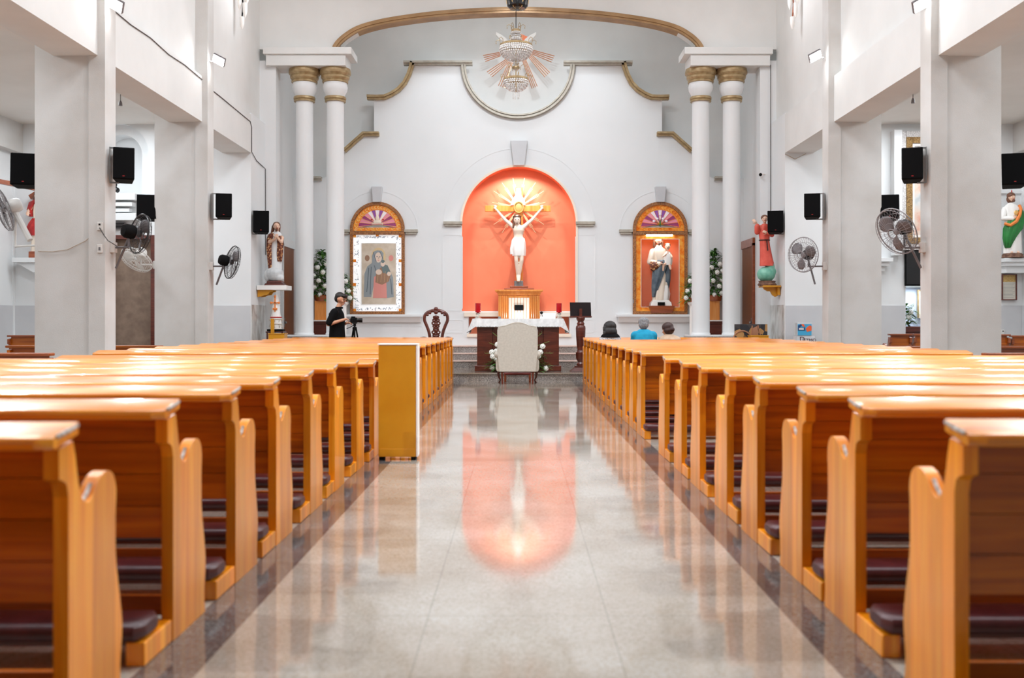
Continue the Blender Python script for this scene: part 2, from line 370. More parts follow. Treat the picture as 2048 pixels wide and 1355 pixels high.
# ---------------------------------------------------------------- the setting
def S(mb, name, m, **kw): return mb.build(name, m, kind='structure', smooth=kw.pop('smooth', False), **kw)
S(MB().box(-1.10, 1.10, -6, 21.3, -.1, 0), 'floor', FLOOR)
for s in (-1, 1):
    S(MB().box(s*1.10, s*1.31, -6, 21.3, -.1, 0), 'floor_border', BORDER)
    S(MB().box(s*1.31, s*10.8, -6, 22.7, -.1, 0), 'floor_under_pews', FLOOR)
S(MB().box(-11, 11, -6, 25.6, 9.7, 9.8), 'ceiling', CEIL)
S(MB().box(-11, 11, -6.1, -6, 0, 9.8), 'wall_back', WALL)
# raised sanctuary: platform, three granite risers with pink treads
S(MB().box(-5.5, 5.5, 21.3, 23.7, 0, .135), 'platform', GRANITE)
S(MB().box(-5.5, 5.5, 21.27, 23.7, .135, .16), 'platform_tread', FLOOR)
for i in range(3):
    z0 = .16 + i*.165; y0 = 23.7 + i*.35; y1 = y0 + .38 if i < 2 else 25.5
    S(MB().box(-5.5, 5.5, y0, y1, z0, z0+.14), 'step_riser', GRANITE)
    S(MB().box(-5.5, 5.5, y0-.02, y1, z0+.14, z0+.165), 'step_tread', TREAD)
ZB = .655
def arc(cx, cy, r, a0, a1, n, ry=None):
    return [(cx + r*math.cos(a0+(a1-a0)*i/n), cy + (ry or r)*math.sin(a0+(a1-a0)*i/n)) for i in range(n+1)]
def px(pts, d): return [(at(x, y, d).x, at(x, y, d).z) for x, y in pts]
def smoothpts(P, k=6):
    out = []
    for i in range(len(P)-1):
        p0, p1, p2, p3 = P[max(i-1,0)], P[i], P[i+1], P[min(i+2, len(P)-1)]
        for j in range(k):
            t = j/k
            out.append(tuple(.5*((2*b)+(-a+c)*t+(2*a-5*b+4*c-d_)*t*t+(-a+3*b-3*c+d_)*t**3) for a,b,c,d_ in zip(p0,p1,p2,p3)))
    out.append(P[-1]); return out
def strip(name, pts, w0, w1, y0, y1, m, parent=None, mb=None, **kw):
    """moulding that follows an (x,z) line, from w0 to w1 beside it"""
    n = len(pts); R = []
    for i in range(n):
        a = Vector(pts[max(i-1,0)]); b = Vector(pts[min(i+1,n-1)]); p = Vector(pts[i])
        if 0 < i < n-1:
            t1 = (p-a).normalized(); t2 = (b-p).normalized(); n1 = Vector((-t1.y,t1.x)); n2 = Vector((-t2.y,t2.x))
            nn = (n1+n2).normalized(); nn = nn/max(.4, nn.dot(n1))
        else:
            t = (b-a).normalized(); nn = Vector((-t.y, t.x))
        q0 = p+nn*w0; q1 = p+nn*w1
        R.append([(q0.x,y0,q0.y),(q1.x,y0,q1.y),(q1.x,y1,q1.y),(q0.x,y1,q0.y)])
    own = mb is None; mb = mb or MB(); mb.rings(R)
    if own: return mb.build(name, m, parent, fix=True, **kw)
D1, D2 = 13.65, 18.16
for s, side in ((-1, 'left'), (1, 'right')):
    # aisle ends: far wall with openings
    X = lambda a: s*a
    S(MB().box(X(5.6), X(7.5), 21.5, 22.7, 0, 5.6).box(X(9.6), X(10.8), 21.5, 22.7, 0, 5.6).box(X(7.5), X(9.6), 22.5, 22.7, 0, 5.6) if s < 0 else
      MB().box(5.6, 8.13, 21.5, 22.7, 0, 5.6).box(9.3, 10.8, 21.5, 22.7, 0, 5.6).box(8.13, 9.3, 21.5, 22.7, 1.98, 5.6).box(8.13, 9.3, 21.5, 22.7, 0, .62), 'wall_far_'+side, WALL2)
    S(MB().box(X(10.57), X(10.8), -6, 21.5, 0, 5.6), 'wall_outer_'+side, WALL2)
    S(MB().box(X(10.38), X(10.57), -6, 21.5, 4.75, 5.36), 'beam', PILLAR)
    S(MB().box(X(5.75), X(10.8), -6, 21.5, 5.36, 5.5), 'ceiling_aisle_'+side, CEIL)
    S(MB().box(X(5.72), X(6.1), -6, 22.7, 5.57, 9.7), 'wall_clerestory_'+side, WALL)
    S(MB().box(X(5.6), X(6.2), -6, 21.5, 4.76, 5.57), 'beam', WALL)
    # wainscot band on the aisle far wall; marble on the return
    if s < 0: S(MB().box(X(5.61), X(7.59), 21.485, 21.5, 0, 1.56).box(X(8.6), X(10.57), 21.485, 21.5, 0, 1.56), 'baseboard_far_left', BAND)
    else: S(MB().box(5.61, 8.12, 21.485, 21.5, 0, 1.56).box(9.31, 10.57, 21.485, 21.5, 0, 1.56), 'baseboard_far_right', BAND)
    S(MB().box(X(10.555), X(10.57), -6, 21.48, 0, 1.56), 'baseboard_outer_'+side, BAND)
    S(MB().box(X(5.585), X(5.6), 21.55, 22.69, .0, 1.58), 'baseboard_return_'+side, MARBLE)
    for d in (0.15, 4.65, 9.15, D1, D2):
        m = MB().box(X(5.6), X(6.45), d+.03, d+.33, 0, 5.36)
        S(m, 'pillar', PILLAR)
        S(MB().box(X(5.5), X(5.72), d, d+.36, 0, 9.7), 'pilaster', PILLAR)
    # chancel: jamb, side wall, plinth under the columns, entablature
    S(MB().box(X(5.36), X(5.9), 22.7, 23.1, .16, 7.0), 'wall_jamb_'+side, WALL2)
    S(MB().box(X(5.5), X(5.9), 23.1, 25.6, .16, 9.7), 'wall_chancel_'+side, WALL2)
    S(MB().box(X(3.8), X(5.36), 22.62, 23.35, .16, .87).box(X(3.8), X(5.36), 22.6, 23.37, .90, .93), 'plinth', WALL2)
    S(MB().box(X(3.78), X(5.38), 22.58, 23.39, .86, .90), 'plinth_edge', GRANITE)
    S(MB().box(X(3.66), X(5.6), 22.5, 23.35, 7.10, 7.25).box(X(3.8), X(5.55), 22.56, 23.3, 6.86, 7.10), 'entablature', WALL, bevel=.006)
# wall over the chancel arch with its shaped opening
OUT = smoothpts([(668,96),(676,84),(692,70),(716,56),(752,45),(800,36),(870,27),(950,21),(1036,18)])
OUT = OUT + [(2072-x, y) for x, y in OUT[-2::-1]]
op = px(OUT, 22.7)
inner = [(x*.985, z-.085) for x, z in op]; inner[0] = (op[0][0]+.16, 7.25); inner[-1] = (op[-1][0]-.16, 7.25)
wz = 7.25
fill('wall_chancel_arch', [[(-5.75, wz)] + inner + [(5.75, wz), (5.75, 9.7), (-5.75, 9.7)]], 22.7, 22.95, WALL, kind='structure')
op2 = [(x, max(z, 7.25)) for x, z in op]
strip('trim_arch', op2, -.10, 0.03, 22.62, 22.96, BROWNM, kind='structure', ang=30)
strip('trim_arch_bead', op2, -.055, -.02, 22.59, 22.63, BROWNM, kind='structure', ang=30)
# paired columns
prof = [(.215,0),(.215,.03),(.2,.05),(.197,2.5),(.19,5.2)]
for s in (-1, 1):
    for cx in (4.09, 4.78):
        root = thing('column', (s*cx, 22.95, .93), None, None); root['kind'] = 'structure'
        MB().lathe(prof, 32).build('column_shaft', WALL2, root)
        z0 = 5.2
        cp = [(.19,z0),(.232,z0+.005),(.235,z0+.03),(.225,z0+.04),(.222,z0+.05),(.24,z0+.06),(.243,z0+.09),(.232,z0+.115),(.2,z0+.12)]
        MB().lathe(cp, 32).build('column_astragal', GOLDM, root)
        MB().lathe([(.2,z0+.115),(.215,z0+.16),(.262,z0+.25),(.275,z0+.34),(.262,z0+.39),(.255,z0+.43)], 32).build('column_bell', WALL2, root)
        MB().lathe([(.25,z0+.42),(.285,z0+.43),(.29,z0+.46),(.275,z0+.475),(.31,z0+.52),(.318,z0+.56),(.305,z0+.575),(.345,z0+.62),(.35,z0+.66),(.335,z0+.735)], 32).build('column_capital', GOLDM, root, ang=18)
# back wall and the shaped relief wall standing in front of it
S(MB().box(-5.6, 5.6, 25.45, 25.6, .16, 9.7), 'wall_chancel_back', WALL)
HD = 25.0
cv = [(735,196),(752,196.5),(770,196),(784,190),(798,181),(810,168),(819,150),(824,134),(826,126)]
lefts = [(560,357),(643,357),(662,350),(676,330),(680,304),(690,303),(728,268),(748,268),(748,199)] + cv[2:] + [(928,126)]
semi = [(1036-109*math.cos(a), 128+105*math.sin(a)) for a in [PI*i/40 for i in range(0, 21)]]
half = lefts + semi
outl = half + [(2072-x, y) for x, y in half[-2::-1]]
poly = px([(560,700)] + outl + [(1512,700)], HD)
poly[0] = (poly[0][0], ZB); poly[-1] = (poly[-1][0], ZB)
main = px([(924,622),(924,447)] + [(1038-114*math.cos(PI*i/36), 447-114*math.sin(PI*i/36)) for i in range(1,36)] + [(1152,447),(1152,622)], HD)
slot = px([(937,668),(937,633),(1139,633),(1139,668)], HD)
rn = px([(1271,622),(1271,470),(1369,470),(1369,622)], HD)
fill('wall_relief', [poly, main, slot, rn], HD, 25.44, WALL2, kind='structure')
P0, P1 = at(924,622,HD), at(1152,320,HD)
S(MB().box(P0.x-.05, P1.x+.05, 25.40, 25.445, ZB, P1.z), 'wall_niche_orange', ORANGE)
a, b = at(1271,622,HD), at(1369,470,HD)
S(MB().box(a.x-.03, b.x+.03, 25.41, 25.445, a.z-.03, b.z+.03), 'wall_niche_right', ORANGE)
# reveals of the niche are painted orange as well
strip('trim_niche_reveal', main, -.004, .012, 25.004, 25.42, ORANGE, kind='structure')
strip('trim_niche_edge', px([(918,622),(924,447)] + [(1038-114*math.cos(PI*i/36), 447-114*math.sin(PI*i/36)) for i in range(1,36)] + [(1152,447),(1152,622)], HD)[1:], -.005, .045, 24.97, 25.01, CREAMP, kind='structure')
S(MB().box(at(928,0,HD).x, at(1148,0,HD).x, 24.93, 25.2, at(0,633,HD).z, at(0,624,HD).z), 'trim_niche_ledge', CREAMP, bevel=.008)
S(MB().box(at(934,0,HD).x, at(1142,0,HD).x, 24.94, 25.02, at(0,673,HD).z, at(0,667,HD).z), 'trim_slot_sill', CREAMP)
# gilded mouldings along the stepped edge
def both(name, pts, w, m, prot=(.10,.16)):
    for mir in (0, 1):
        q = [(2072-x, y) for x, y in pts][::-1] if mir else pts
        p = px(q, HD); mb = MB(); strip('', p, -w*.5, w*.5, HD-prot[0], HD+.05, m, mb=mb); strip('', p, 0, w*.55, HD-prot[1], HD-prot[0]+.01, m, mb=mb)
        mb.build(name, m, fix=True, kind='structure', ang=30)
both('trim_curve', cv, .10, GOLDM)
both('trim_top', [(808,128),(945,128)], .085, GREYM)
both('trim_shoulder', [(690,303),(728,269),(759,269)], .09, GOLDM)
both('trim_flank', [(682,304),(679,322),(676,333)], .09, GOLDM)
both('trim_low', [(600,358),(644,358)], .09, GREYM)
p = px([(1036-109*math.cos(PI*i/40), 130+104*math.sin(PI*i/40)) for i in range(41)], HD)
mb = MB(); strip('', p, -.06, .06, HD-.08, HD+.05, GREYM, mb=mb); strip('', p, -.05, -.005, HD-.12, HD-.07, GREYM, mb=mb); strip('', p, .02, .055, HD-.12, HD-.07, GREYM, mb=mb)
mb.build('trim_semicircle', GREYM, fix=True, kind='structure')
for x0, x1, y in ((887,925,447),(1151,1190,447),(678,701,463),(809,836,463),(1238,1265,463),(1375,1394,463)):
    a, b = at(x0,y+4,HD), at(x1,y-4,HD)
    S(MB().box(a.x, b.x, HD-.1, HD+.02, a.z+.03, b.z).box(a.x+.03, b.x-.03, HD-.07, HD+.02, a.z-.02, a.z+.04), 'trim_impost', GREYM, bevel=.005)
for cx, y0, y1, w0, w1, dp in ((1038,283,332,17,11,.16),(755,374,405,11,8,.14),(1320,374,405,11,8,.14)):
    q = px([(cx-w0,y0),(cx+w0,y0),(cx+w1,y1),(cx-w1,y1)], HD)
    S(MB().prism(q, HD-dp, HD+.02, 'y'), 'trim_keystone', BAND, bevel=.01)
for cx, cy, r in ((1038,447,150),(755,463,80),(1320,463,80)):
    strip('trim_arc', px([(cx-r*math.cos(PI*i/40), cy-r*math.sin(PI*i/40)) for i in range(41)], HD), 0, .02, HD-.006, HD+.01, WALL2, kind='structure')
for x0, x1 in ((668,846),(1232,1404)):
    a, b = at(x0,630,HD), at(x1,644,HD)
    S(MB().box(a.x, b.x, HD-.24, HD+.02, a.z-.04, a.z+.02).prism([(HD-.2,a.z-.04),(HD,a.z-.04),(HD,b.z),(HD-.08,b.z)], a.x+.05, b.x-.05, 'x'), 'trim_sill', WALL2, bevel=.006)
for x0, x1, y0, y1 in ((886,924,470,620),(1152,1190,470,620),(888,926,640,664),(1150,1188,640,664),(700,846,652,676)):
    q = px([(x0+4,y0),(x1-4,y0),(x1,y0+4),(x1,y1-4),(x1-4,y1),(x0+4,y1),(x0,y1-4),(x0,y0+4),(x0+4,y0)], HD)
    strip('trim_panel_line', q, 0, .018, HD-.007, HD+.01, WALL2, kind='structure')
# chancel side doors, in the side walls
for s, m in ((-1, DOORW), (1, DOORW)):
    r = thing('door_%d' % (1 if s < 0 else 2), (s*5.5, 24.4, ZB), None, None); r['kind'] = 'structure'
    MB().box(-s*.03, s*.02, -.55, .62, -.4, 2.33).build('door_leaf', m, r)
    MB().box(-s*.06, s*.0, -.63, -.55, -.4, 2.4).box(-s*.06, 0, -.63, .68, 2.33, 2.52).build('door_frame', WALL2 if s < 0 else REDW, r, bevel=.006)
    MB().ell((-s*.07, -.45, .55), (.035,.035,.035)).box(-s*.05,0,-.48,-.42,.45,.66).build('door_handle', STEEL, r)
# arched side altar niche at the end of the left aisle, with cornice steps and a door below
c = at(237, 307, 21.5); rr = .63
hole = lambda r, zb: [(c.x-r, zb), (c.x-r, c.z)] + [(c.x-r*math.cos(PI*i/24), c.z+r*math.sin(PI*i/24)) for i in range(1,24)] + [(c.x+r, c.z), (c.x+r, zb)]
zb = 3.85
rect = [(-9.6,0),(-7.5,0),(-7.5,5.5),(-9.6,5.5)]
dz = at(0,470,21.5).z
dr = [(at(218,0,21.5).x, .02), (at(218,0,21.5).x, dz), (at(311,0,21.5).x, dz), (at(311,0,21.5).x, .02)]
fill('wall_side_altar', [rect, hole(rr, zb), dr], 21.5, 21.68, WALL2, kind='structure')
fill('wall_side_altar_inner', [rect, hole(.43, zb), dr], 21.68, 22.1, WALL2, kind='structure')
S(MB().box(-9.6, -7.5, 22.1, 22.2, 0, 5.5), 'wall_side_altar_back', WALL2)
for i, (xr, y0, y1) in enumerate(((275,388,401),(268,405,413),(261,417,424),(275,427,441))):
    a, b = at(225-i*2, y1, 21.4), at(xr, y0, 21.4)
    S(MB().box(c.x-(b.x-c.x), b.x, 21.25+i*.04 if i<3 else 21.3, 21.52, a.z, b.z), 'trim_cornice_step', WALL2, bevel=.006)
r = thing('door_3', (0,0,0), None, None); r['kind'] = 'structure'
DG = noisy('dusty_brown_curtain', rgb(120,100,86), rgb(138,118,102), 6, .8, .2)
xa, xb = dr[0][0], dr[2][0]
MB().box(xa, xb-.09, 21.6, 21.66, .0, dz-.09).build('door_leaf', DG, r)
MB().box(xb-.09, xb, 21.46, 21.66, 0, dz).box(xa, xb-.09, 21.46, 21.66, dz-.09, dz).box(xa,xa+.09,21.46,21.66,0,dz-.09).build('door_frame', DARKW, r, bevel=.005)
# right aisle end: room seen through the opening
S(MB().box(8.13, 9.3, 22.7, 22.75, .6, 2.0), 'wall_side_room', noisy('pale_blue_paint', rgb(196,208,226), rgb(206,216,232), 2, .6, 0))
S(MB().box(8.2, 8.24, 22.66, 22.7, .9, 2.0).box(8.34, 8.38, 22.66, 22.7, .9, 2.0), 'trim_side_room', WHITEC)
S(MB().box(at(1797,0,21.5).x-.17, at(1797,0,21.5).x, 21.28, 21.5, at(0,540,21.5).z+.3, at(0,263,21.5).z), 'pilaster_aisle', WALL2, bevel=.01)
a = at(1776,517,21.5)
S(MB().box(a.x-.4, a.x, 21.2, 21.5, a.z-.08, a.z).box(a.x-.4, a.x-.05, 21.26, 21.5, a.z-.17, a.z-.08).box(a.x-.4, a.x-.12, 21.34, 21.5, a.z-.27, a.z-.17), 'trim_bracket', WALL2, bevel=.006)
S(MB().box(a.x-.4, a.x-.22, 21.42, 21.5, a.z, a.z+1.5), 'trim_bracket_back', BAND)
# shrine ledges for the aisle statues (left one and right one)
a, b = at(2003,518,21.5), at(2110,545,21.5)
S(MB().box(a.x-.1, b.x, 21.12, 21.5, a.z-.08, a.z).box(a.x-.06, b.x-.04, 21.18, 21.5, a.z-.16, a.z-.08).box(a.x-.02, b.x-.1, 21.26, 21.5, a.z-.30, a.z-.16), 'trim_shrine_ledge', WALL2, bevel=.008)
strip('trim_shrine_frame', px([(1995,518),(1995,387),(2041,387),(2041,518)], 21.5), 0, .05, 21.45, 21.51, WALL2, kind='structure')
a = at(40,517,21.5); b = at(140,517,21.5)
S(MB().box(a.x, b.x, 21.15, 21.5, a.z-.1, a.z).prism([(a.x+.05,a.z-.1),(b.x-.05,a.z-.1),(b.x-.3,a.z-.3),(a.x+.4,a.z-.3)], 21.22, 21.5, 'y'), 'trim_shrine_ledge', WALL2, bevel=.008)
a = at(28,310,21.5)
S(MB().box(a.x-.03, a.x+.03, 21.42, 21.5, 0, a.z), 'trim_corner_strip', WALL2)
# ---------------------------------------------------------------- pews
def pew_panel(h):
    T = h
    pr = [(0,0),(0,T-.215),(-.012,T-.175),(-.04,T-.16),(-.062,T-.155),(-.062,T-.07),(.03,T-.055)]
    pr += smoothpts([(.03,T-.055),(.045,T-.10),(.058,T-.16),(.075,T-.215),(.105,T-.25),(.14,T-.243),(.17,T-.21),(.205,T-.185),(.25,T-.178),(.285,T-.20),(.302,T-.25),(.297,T-.33),(.30,.44),(.33,.30),(.345,.2),(.33,.08),(.34,.0)], 4)[1:]
    return [(y if y < .04 else .04+(y-.04)*1.19, z) for y, z in pr]
def make_pew(x0, x1, h=.91):
    """pew from x0 to x1, its back towards the camera at y=0; origin on the floor at x=0"""
    L = x1-x0; xm = (x0+x1)/2
    r = thing('church_pew', (xm, 0, 0), None, None); hx = L/2
    for s in (-1, 1):
        p = MB().prism(pew_panel(h), s*hx, s*(hx-.045)).build('end_panel', PEWV, r, bevel=.009, seg=3)
        # grey strip standing in for the varnish glint on the arm
        sc_ = MB().tube([(s*(hx-.020),.135,h-.250),(s*(hx-.020),.165,h-.236),(s*(hx-.020),.20,h-.207)], .0075, 8, flat=.7)
        sc_.build('arm_glint', WORN_GLINT, p)
    # slanting book ledge on the top
    t = math.radians(8); prof = []
    dep = .19; th = .036
    for y, z in [(0.045,0),(0.045,-th)] + [(-dep+.045+.012*math.cos(a), -th/2+th/2*math.sin(a)) for a in [-PI/2-PI*i/8 for i in range(9)]]:
        prof.append((y*math.cos(t)+z*-math.sin(t)*-1*0 + 0, h + z + (y-.045)*math.tan(t)))
    n = len(prof)
    rows = []
    for x, dy in ((-hx-.01,.035),(-hx+.03,.0),(hx-.03,.0),(hx+.01,.035)):
        rows.append([(x, y+(dy if y < -.05 else 0), z) for y, z in prof])
    MB().rings(rows).build('book_ledge', PEW, r, bevel=.004)
    for s in (-1, 1):
        xx = s*(hx+.009)
        MB().tube([(xx,-.10,h-.030),(xx,-.03,h-.021),(xx,.04,h-.010)], [.007,.008,.006], 8).build('ledge_end_wear', WORN_GLINT, r)
    b = MB(); k = 4; z0, z1 = .385, h-.04
    for i in range(k):
        a = z0+(z1-z0)*i/k; c = z0+(z1-z0)*(i+1)/k
        b.box(-hx+.045, hx-.045, .018+.0, .04, a+.001, c-.002)
    b.box(-hx+.045, hx-.045, .03, .044, z0, z1).build('backrest', PEWB, r)
    MB().box(-hx+.045, hx-.045, .04, .315, .41, .44).build('seat', PEW, r, bevel=.008)
    MB().box(-hx+.045, hx-.045, .27, .295, .02, .10).build('stretcher', PEWB, r, bevel=.004)
    kn = MB()
    rows = []
    for x, g in ((-hx+.005,.6),(-hx+.03,1),(hx-.03,1),(hx-.005,.6)):
        rows.append([(x, -.215+.11*g*cx_, .122+.036*g*cz_) for cx_, cz_ in [(math.copysign(abs(math.cos(q))**.5, math.cos(q)), math.copysign(abs(math.sin(q))**.6, math.sin(q))) for q in [2*PI*i/16 for i in range(16)]]])
    kn.rings(rows).build('kneeler_cushion', LEATHER, r, ang=50)
    MB().box(-hx+.03, hx-.03, -.28, -.15, .07, .092).build('kneeler_board', DARKW, r)
    for s in (-1, 1):
        MB().box(s*(hx-.002), s*(hx-.07), -.29, -.005, 0, .085).build('kneeler_foot', PEWV, r, bevel=.006)
    return r
ORD = ['first','second','third','fourth','fifth','sixth','seventh','eighth','ninth','tenth','eleventh','twelfth','thirteenth','fourteenth','fifteenth','sixteenth','seventeenth','eighteenth','nineteenth','twentieth','twenty-first','twenty-second']
LD = [2.2,3.01,3.91,4.765,5.56,6.47,7.325,8.31,9.17,10.05,10.93,11.82,12.7,13.57,14.45,15.33,16.2,17.08,17.95,18.75,19.53,20.3]
RD = [3.1,4.0,4.74,5.62,6.43,7.38,8.2,9.14,None,10.88,11.65,12.45,13.32,14.2,15.05,15.95,16.8,17.65,18.5,19.4,20.3]
pl = make_pew(-4.46, -1.30); pr_ = make_pew(1.30, 4.75)
def place_pews(proto, ds, side, off):
    first = True
    n = len(ds)
    for i, d in enumerate(ds):
        if d is None: continue
        o = proto if first else copy_tree(proto); first = False
        o.location.y = d - .045
        if side == 'left' and abs(d-9.17) < .01: o.scale.z = .955; o.location.x += .02
        if side == 'left' and abs(d-10.05) < .01: o.scale.z = .97
        k = n-1-i
        o['label'] = 'orange wooden pew, %s back from the altar in the row %s of the aisle' % (ORD[k], side)
        if i == (1 if side == 'left' else 0): o['label'] = 'orange pew nearest the camera whose curved arm shows whole, %s of the aisle' % side
        if side == 'left' and i == 0: o['label'] = 'sliver of an orange pew end at the lower left corner of the photo'
        if side == 'right' and i == 7: o['label'] = 'orange pew right of the aisle just before the gap of a missing pew'
        if side == 'right' and i == 9: o['label'] = 'orange pew right of the aisle just beyond the gap of a missing pew'
        if side == 'left' and i == 8: o['label'] = 'lower orange pew ending beside the standing mustard-coloured board'
        if k == 0: o['label'] = 'frontmost orange pew %s of the aisle, closest to the altar step' % side
        o['category'] = 'pew'; o['group'] = 'pews %s of the aisle' % side
place_pews(pl, LD, 'left', 0); place_pews(pr_, RD, 'right', 0)
# side aisle pews: darker, plain
PEWD = wood('reddish_pew_wood', [rgb(120,54,20), rgb(150,74,30), rgb(172,92,44)], coat=.5)
def side_pew(loc, x0, x1, h, label, rz=0, m=None):
    r = thing('side_pew', loc, label, 'pew', 'darker pews in the side aisles', rz); m = m or PEWD
    for x in (x0, x1-.045): MB().prism(pew_panel(h), x, x+.045).build('end_panel', m, r, bevel=.008)
    MB().box(x0-.01, x1+.01, -.1, .05, h-.035, h).build('book_ledge', m, r, bevel=.01)
    MB().box(x0+.045, x1-.045, .0, .03, .38, h-.035).build('backrest', m, r)
    MB().box(x0+.045, x1-.045, .03, .31, .41, .44).build('seat', m, r, bevel=.005)
side_pew((-6.62, 11.6, 0), -1.35, 1.35, .86, 'reddish side-aisle pew at the left photo edge, in front of the big left pillar')
side_pew((6.62, 11.6, 0), -1.35, 1.35, .86, 'reddish side-aisle pew at the right photo edge, in front of the big right pillar')
side_pew((-6.5, 15.4, 0), -1.15, 1.15, .86, 'reddish pew top showing between the two left pillars below the brown doorway', m=PEWB)
side_pew((6.55, 15.4, 0), -1.15, 1.15, .85, 'reddish pew top showing between the two right pillars, low in front of short seats')
def chair_pew(loc, label, w=.58, h=.98):
    r = thing('prayer_chair', loc, label, 'chair', 'short wooden seats in the side aisles')
    for s in (-1, 1): MB().prism(pew_panel(h), s*w/2, s*(w/2-.04)).build('end_panel', PEWD, r, bevel=.008)
    MB().box(-w/2-.01, w/2+.01, -.06, .05, h-.03, h).build('top_rail', PEWD, r, bevel=.008)
    MB().box(-w/2+.04, w/2-.04, 0, .03, .36, h-.03).build('backrest', PEWB, r)
    MB().box(-w/2+.04, w/2-.04, .03, .31, .41, .44).build('seat', PEWD, r)
chair_pew((-8.75, 18.2, 0), 'short reddish wooden seat left of the big left pillar, nearer and lower of two')
chair_pew((-8.95, 20.2, 0), 'short reddish wooden seat left of the big left pillar, farther one against wall', w=.9)
chair_pew((6.93, 18.6, 0), 'short orange-brown wooden seat between right pillars, left one of the pair', w=.40, h=1.0)
chair_pew((7.38, 18.6, 0), 'short orange-brown wooden seat between right pillars, right one of the pair', w=.42, h=1.0)
chair_pew((8.70, 18.6, 0), 'short orange-brown wooden seat right of the big right pillar, touching its edge', w=.42, h=.99)
chair_pew((9.16, 18.6, 0), 'short orange-brown wooden seat at the right photo edge below the framed document', w=.44, h=.97)
# ---------------------------------------------------------------- mustard board in the aisle
r = thing('standing_board', (-1.055, 8.95, 0), 'mustard-coloured wooden board box standing upright at the pew end in the aisle', 'box')
MB().box(-.165,.165,0,.15,.03,1.005).build('panel', MUST, r, bevel=.008)
MB().box(-.155,.155,-.004,.155,.03,.10).build('base_band', MUST, r, bevel=.003)
MB().box(.165,.18,-.002,.152,.03,1.0).box(-.17,.18,-.005,.155,1.005,1.016).build('side_trim', WHITEC, r, bevel=.002)
for sx in (-.14,.14): MB().box(sx-.02,sx+.02,.01,.14,0,.03).build('foot', BLACK, r)
# ---------------------------------------------------------------- altar and what stands on it
AX = at(1036,0,22).x
r = thing('altar_table', (0, 22.35, .16), 'dark mahogany altar table on the platform behind the cream armchair', 'table')
MB().box(-.93,.93,-.35,.35,0,.12).build('base_moulding', DARKW, r, bevel=.012)
MB().box(-.88,-.55,-.33,.33,.12,1.08).box(.55,.88,-.33,.33,.12,1.08).box(-.55,.55,-.30,.30,.12,1.08).build('body', DARKW, r, bevel=.008)
MB().box(-.40,-.02,-.325,-.30,.2,.78).box(.02,.40,-.325,-.30,.2,.78).box(-.52,.52,-.32,-.30,.84,1.02).build('front_panel', REDW if 0 else DARKW, r, bevel=.01)
MB().box(-.95,.95,-.38,.38,1.08,1.115).build('table_top', DARKW, r, bevel=.006)
# linen: top sheet, scalloped front fall, slanting side falls
cl = MB(); n = 240; top = 1.122+.16
cl.box(-.97,.97,21.94,22.76,top-.004,top+.004)
R = []
for i in range(n+1):
    x = -.97+1.94*i/n; sc_ = abs(math.sin(i*PI/4))*.022
    w_ = .012*math.sin(i*.3); zb_ = top-.155-sc_
    R.append([(x,21.935,top+.003),(x,21.925+w_,zb_),(x,21.933+w_,zb_),(x,21.943,top+.003)])
cl.rings(R)
for s in (-1,1):
    R = []
    for i in range(31):
        y = 21.94+.82*i/30; f = .03*math.sin(i*.9); sc_ = abs(math.sin(i*PI/4))*.02
        R.append([(s*.965,y,top+.003),(s*(1.07+f),y,top-.28-sc_),(s*(1.078+f),y,top-.28-sc_),(s*.975,y,top+.003)])
    cl.rings(R)
    cl.add([(s*.965,21.935,top),(s*1.08,21.95,top-.28),(s*.9,21.93,top-.16)], [(0,1,2)])
cl.build('altar_cloth', LACE, fix=True, label='white linen cloth with scalloped lace edge draped over the dark altar', cat='tablecloth', ang=50)
def candle(x, lab):
    r = thing('altar_candle', (x, 22.2, top+.005), lab, 'candle', 'red glass candles on the altar')
    MB().lathe([(.068,0),(.075,.01),(.06,.025),(.028,.05),(.022,.075),(.045,.095),(.05,.11),(.03,.13),(.02,.14)], 20, amp=.06, fold=6).build('holder', STEEL if 0 else mat('silver_metal', rgb(210,206,196), .25, metal=.85), r)
    MB().lathe([(.02,.135),(.058,.14),(.06,.15),(.06,.335),(.052,.335),(.05,.16)], 24, caps=False).build('red_glass', RED, r)
    MB().lathe([(.0001,.15),(.048,.15),(.048,.28),(.0001,.28)], 16, caps=False).build('wax', mat('red_wax', rgb(150,10,20), .5), r)
candle(at(956,0,22.2).x, 'red glass candle on silver foot at the left end of the altar')
candle(at(1118,0,22.2).x, 'red glass candle on silver foot at the right end of the altar')
b = MB(); c0 = at(1096,634,22.3)
Rm = Euler((math.radians(35),0,math.radians(-8))).to_matrix()
b.rbox((c0.x,22.3,top+.06),(.17,.11,.008),Rm)
o = b.build('missal_book', WHITEC, bevel=.003, label='open white book resting on a slanted stand at right on the altar', cat='book')
st = MB().rbox((c0.x,22.33,top+.05),(.15,.10,.006),Rm).rbox((c0.x,22.37,top+.055),(.13,.006,.05),Euler((0,0,0)).to_matrix())
st.build('book_stand', mat('brown_pad', rgb(110,84,72), .5), o)
mm = MB().ell((at(1083,625,22.3).x,22.28,top+.135),(.035,.035,.03)).tube([(at(1083,0,22.3).x,22.28,top+.13),(at(1083,0,22.3).x+.02,22.3,top+.05),(at(1083,0,22.3).x+.02,22.32,top+.0)],.006)
mm.build('microphone', BLACK, label='small black microphone leaning over the book on the altar', cat='microphone')
MB().lathe([(.03,0),(.036,.02),(.03,.045),(.012,.055)],16,c=(at(999,0,22.2).x,22.2,top+.005)).build('small_bell', STEEL, label='tiny dark round bell on the altar cloth left of the centre', cat='bell')
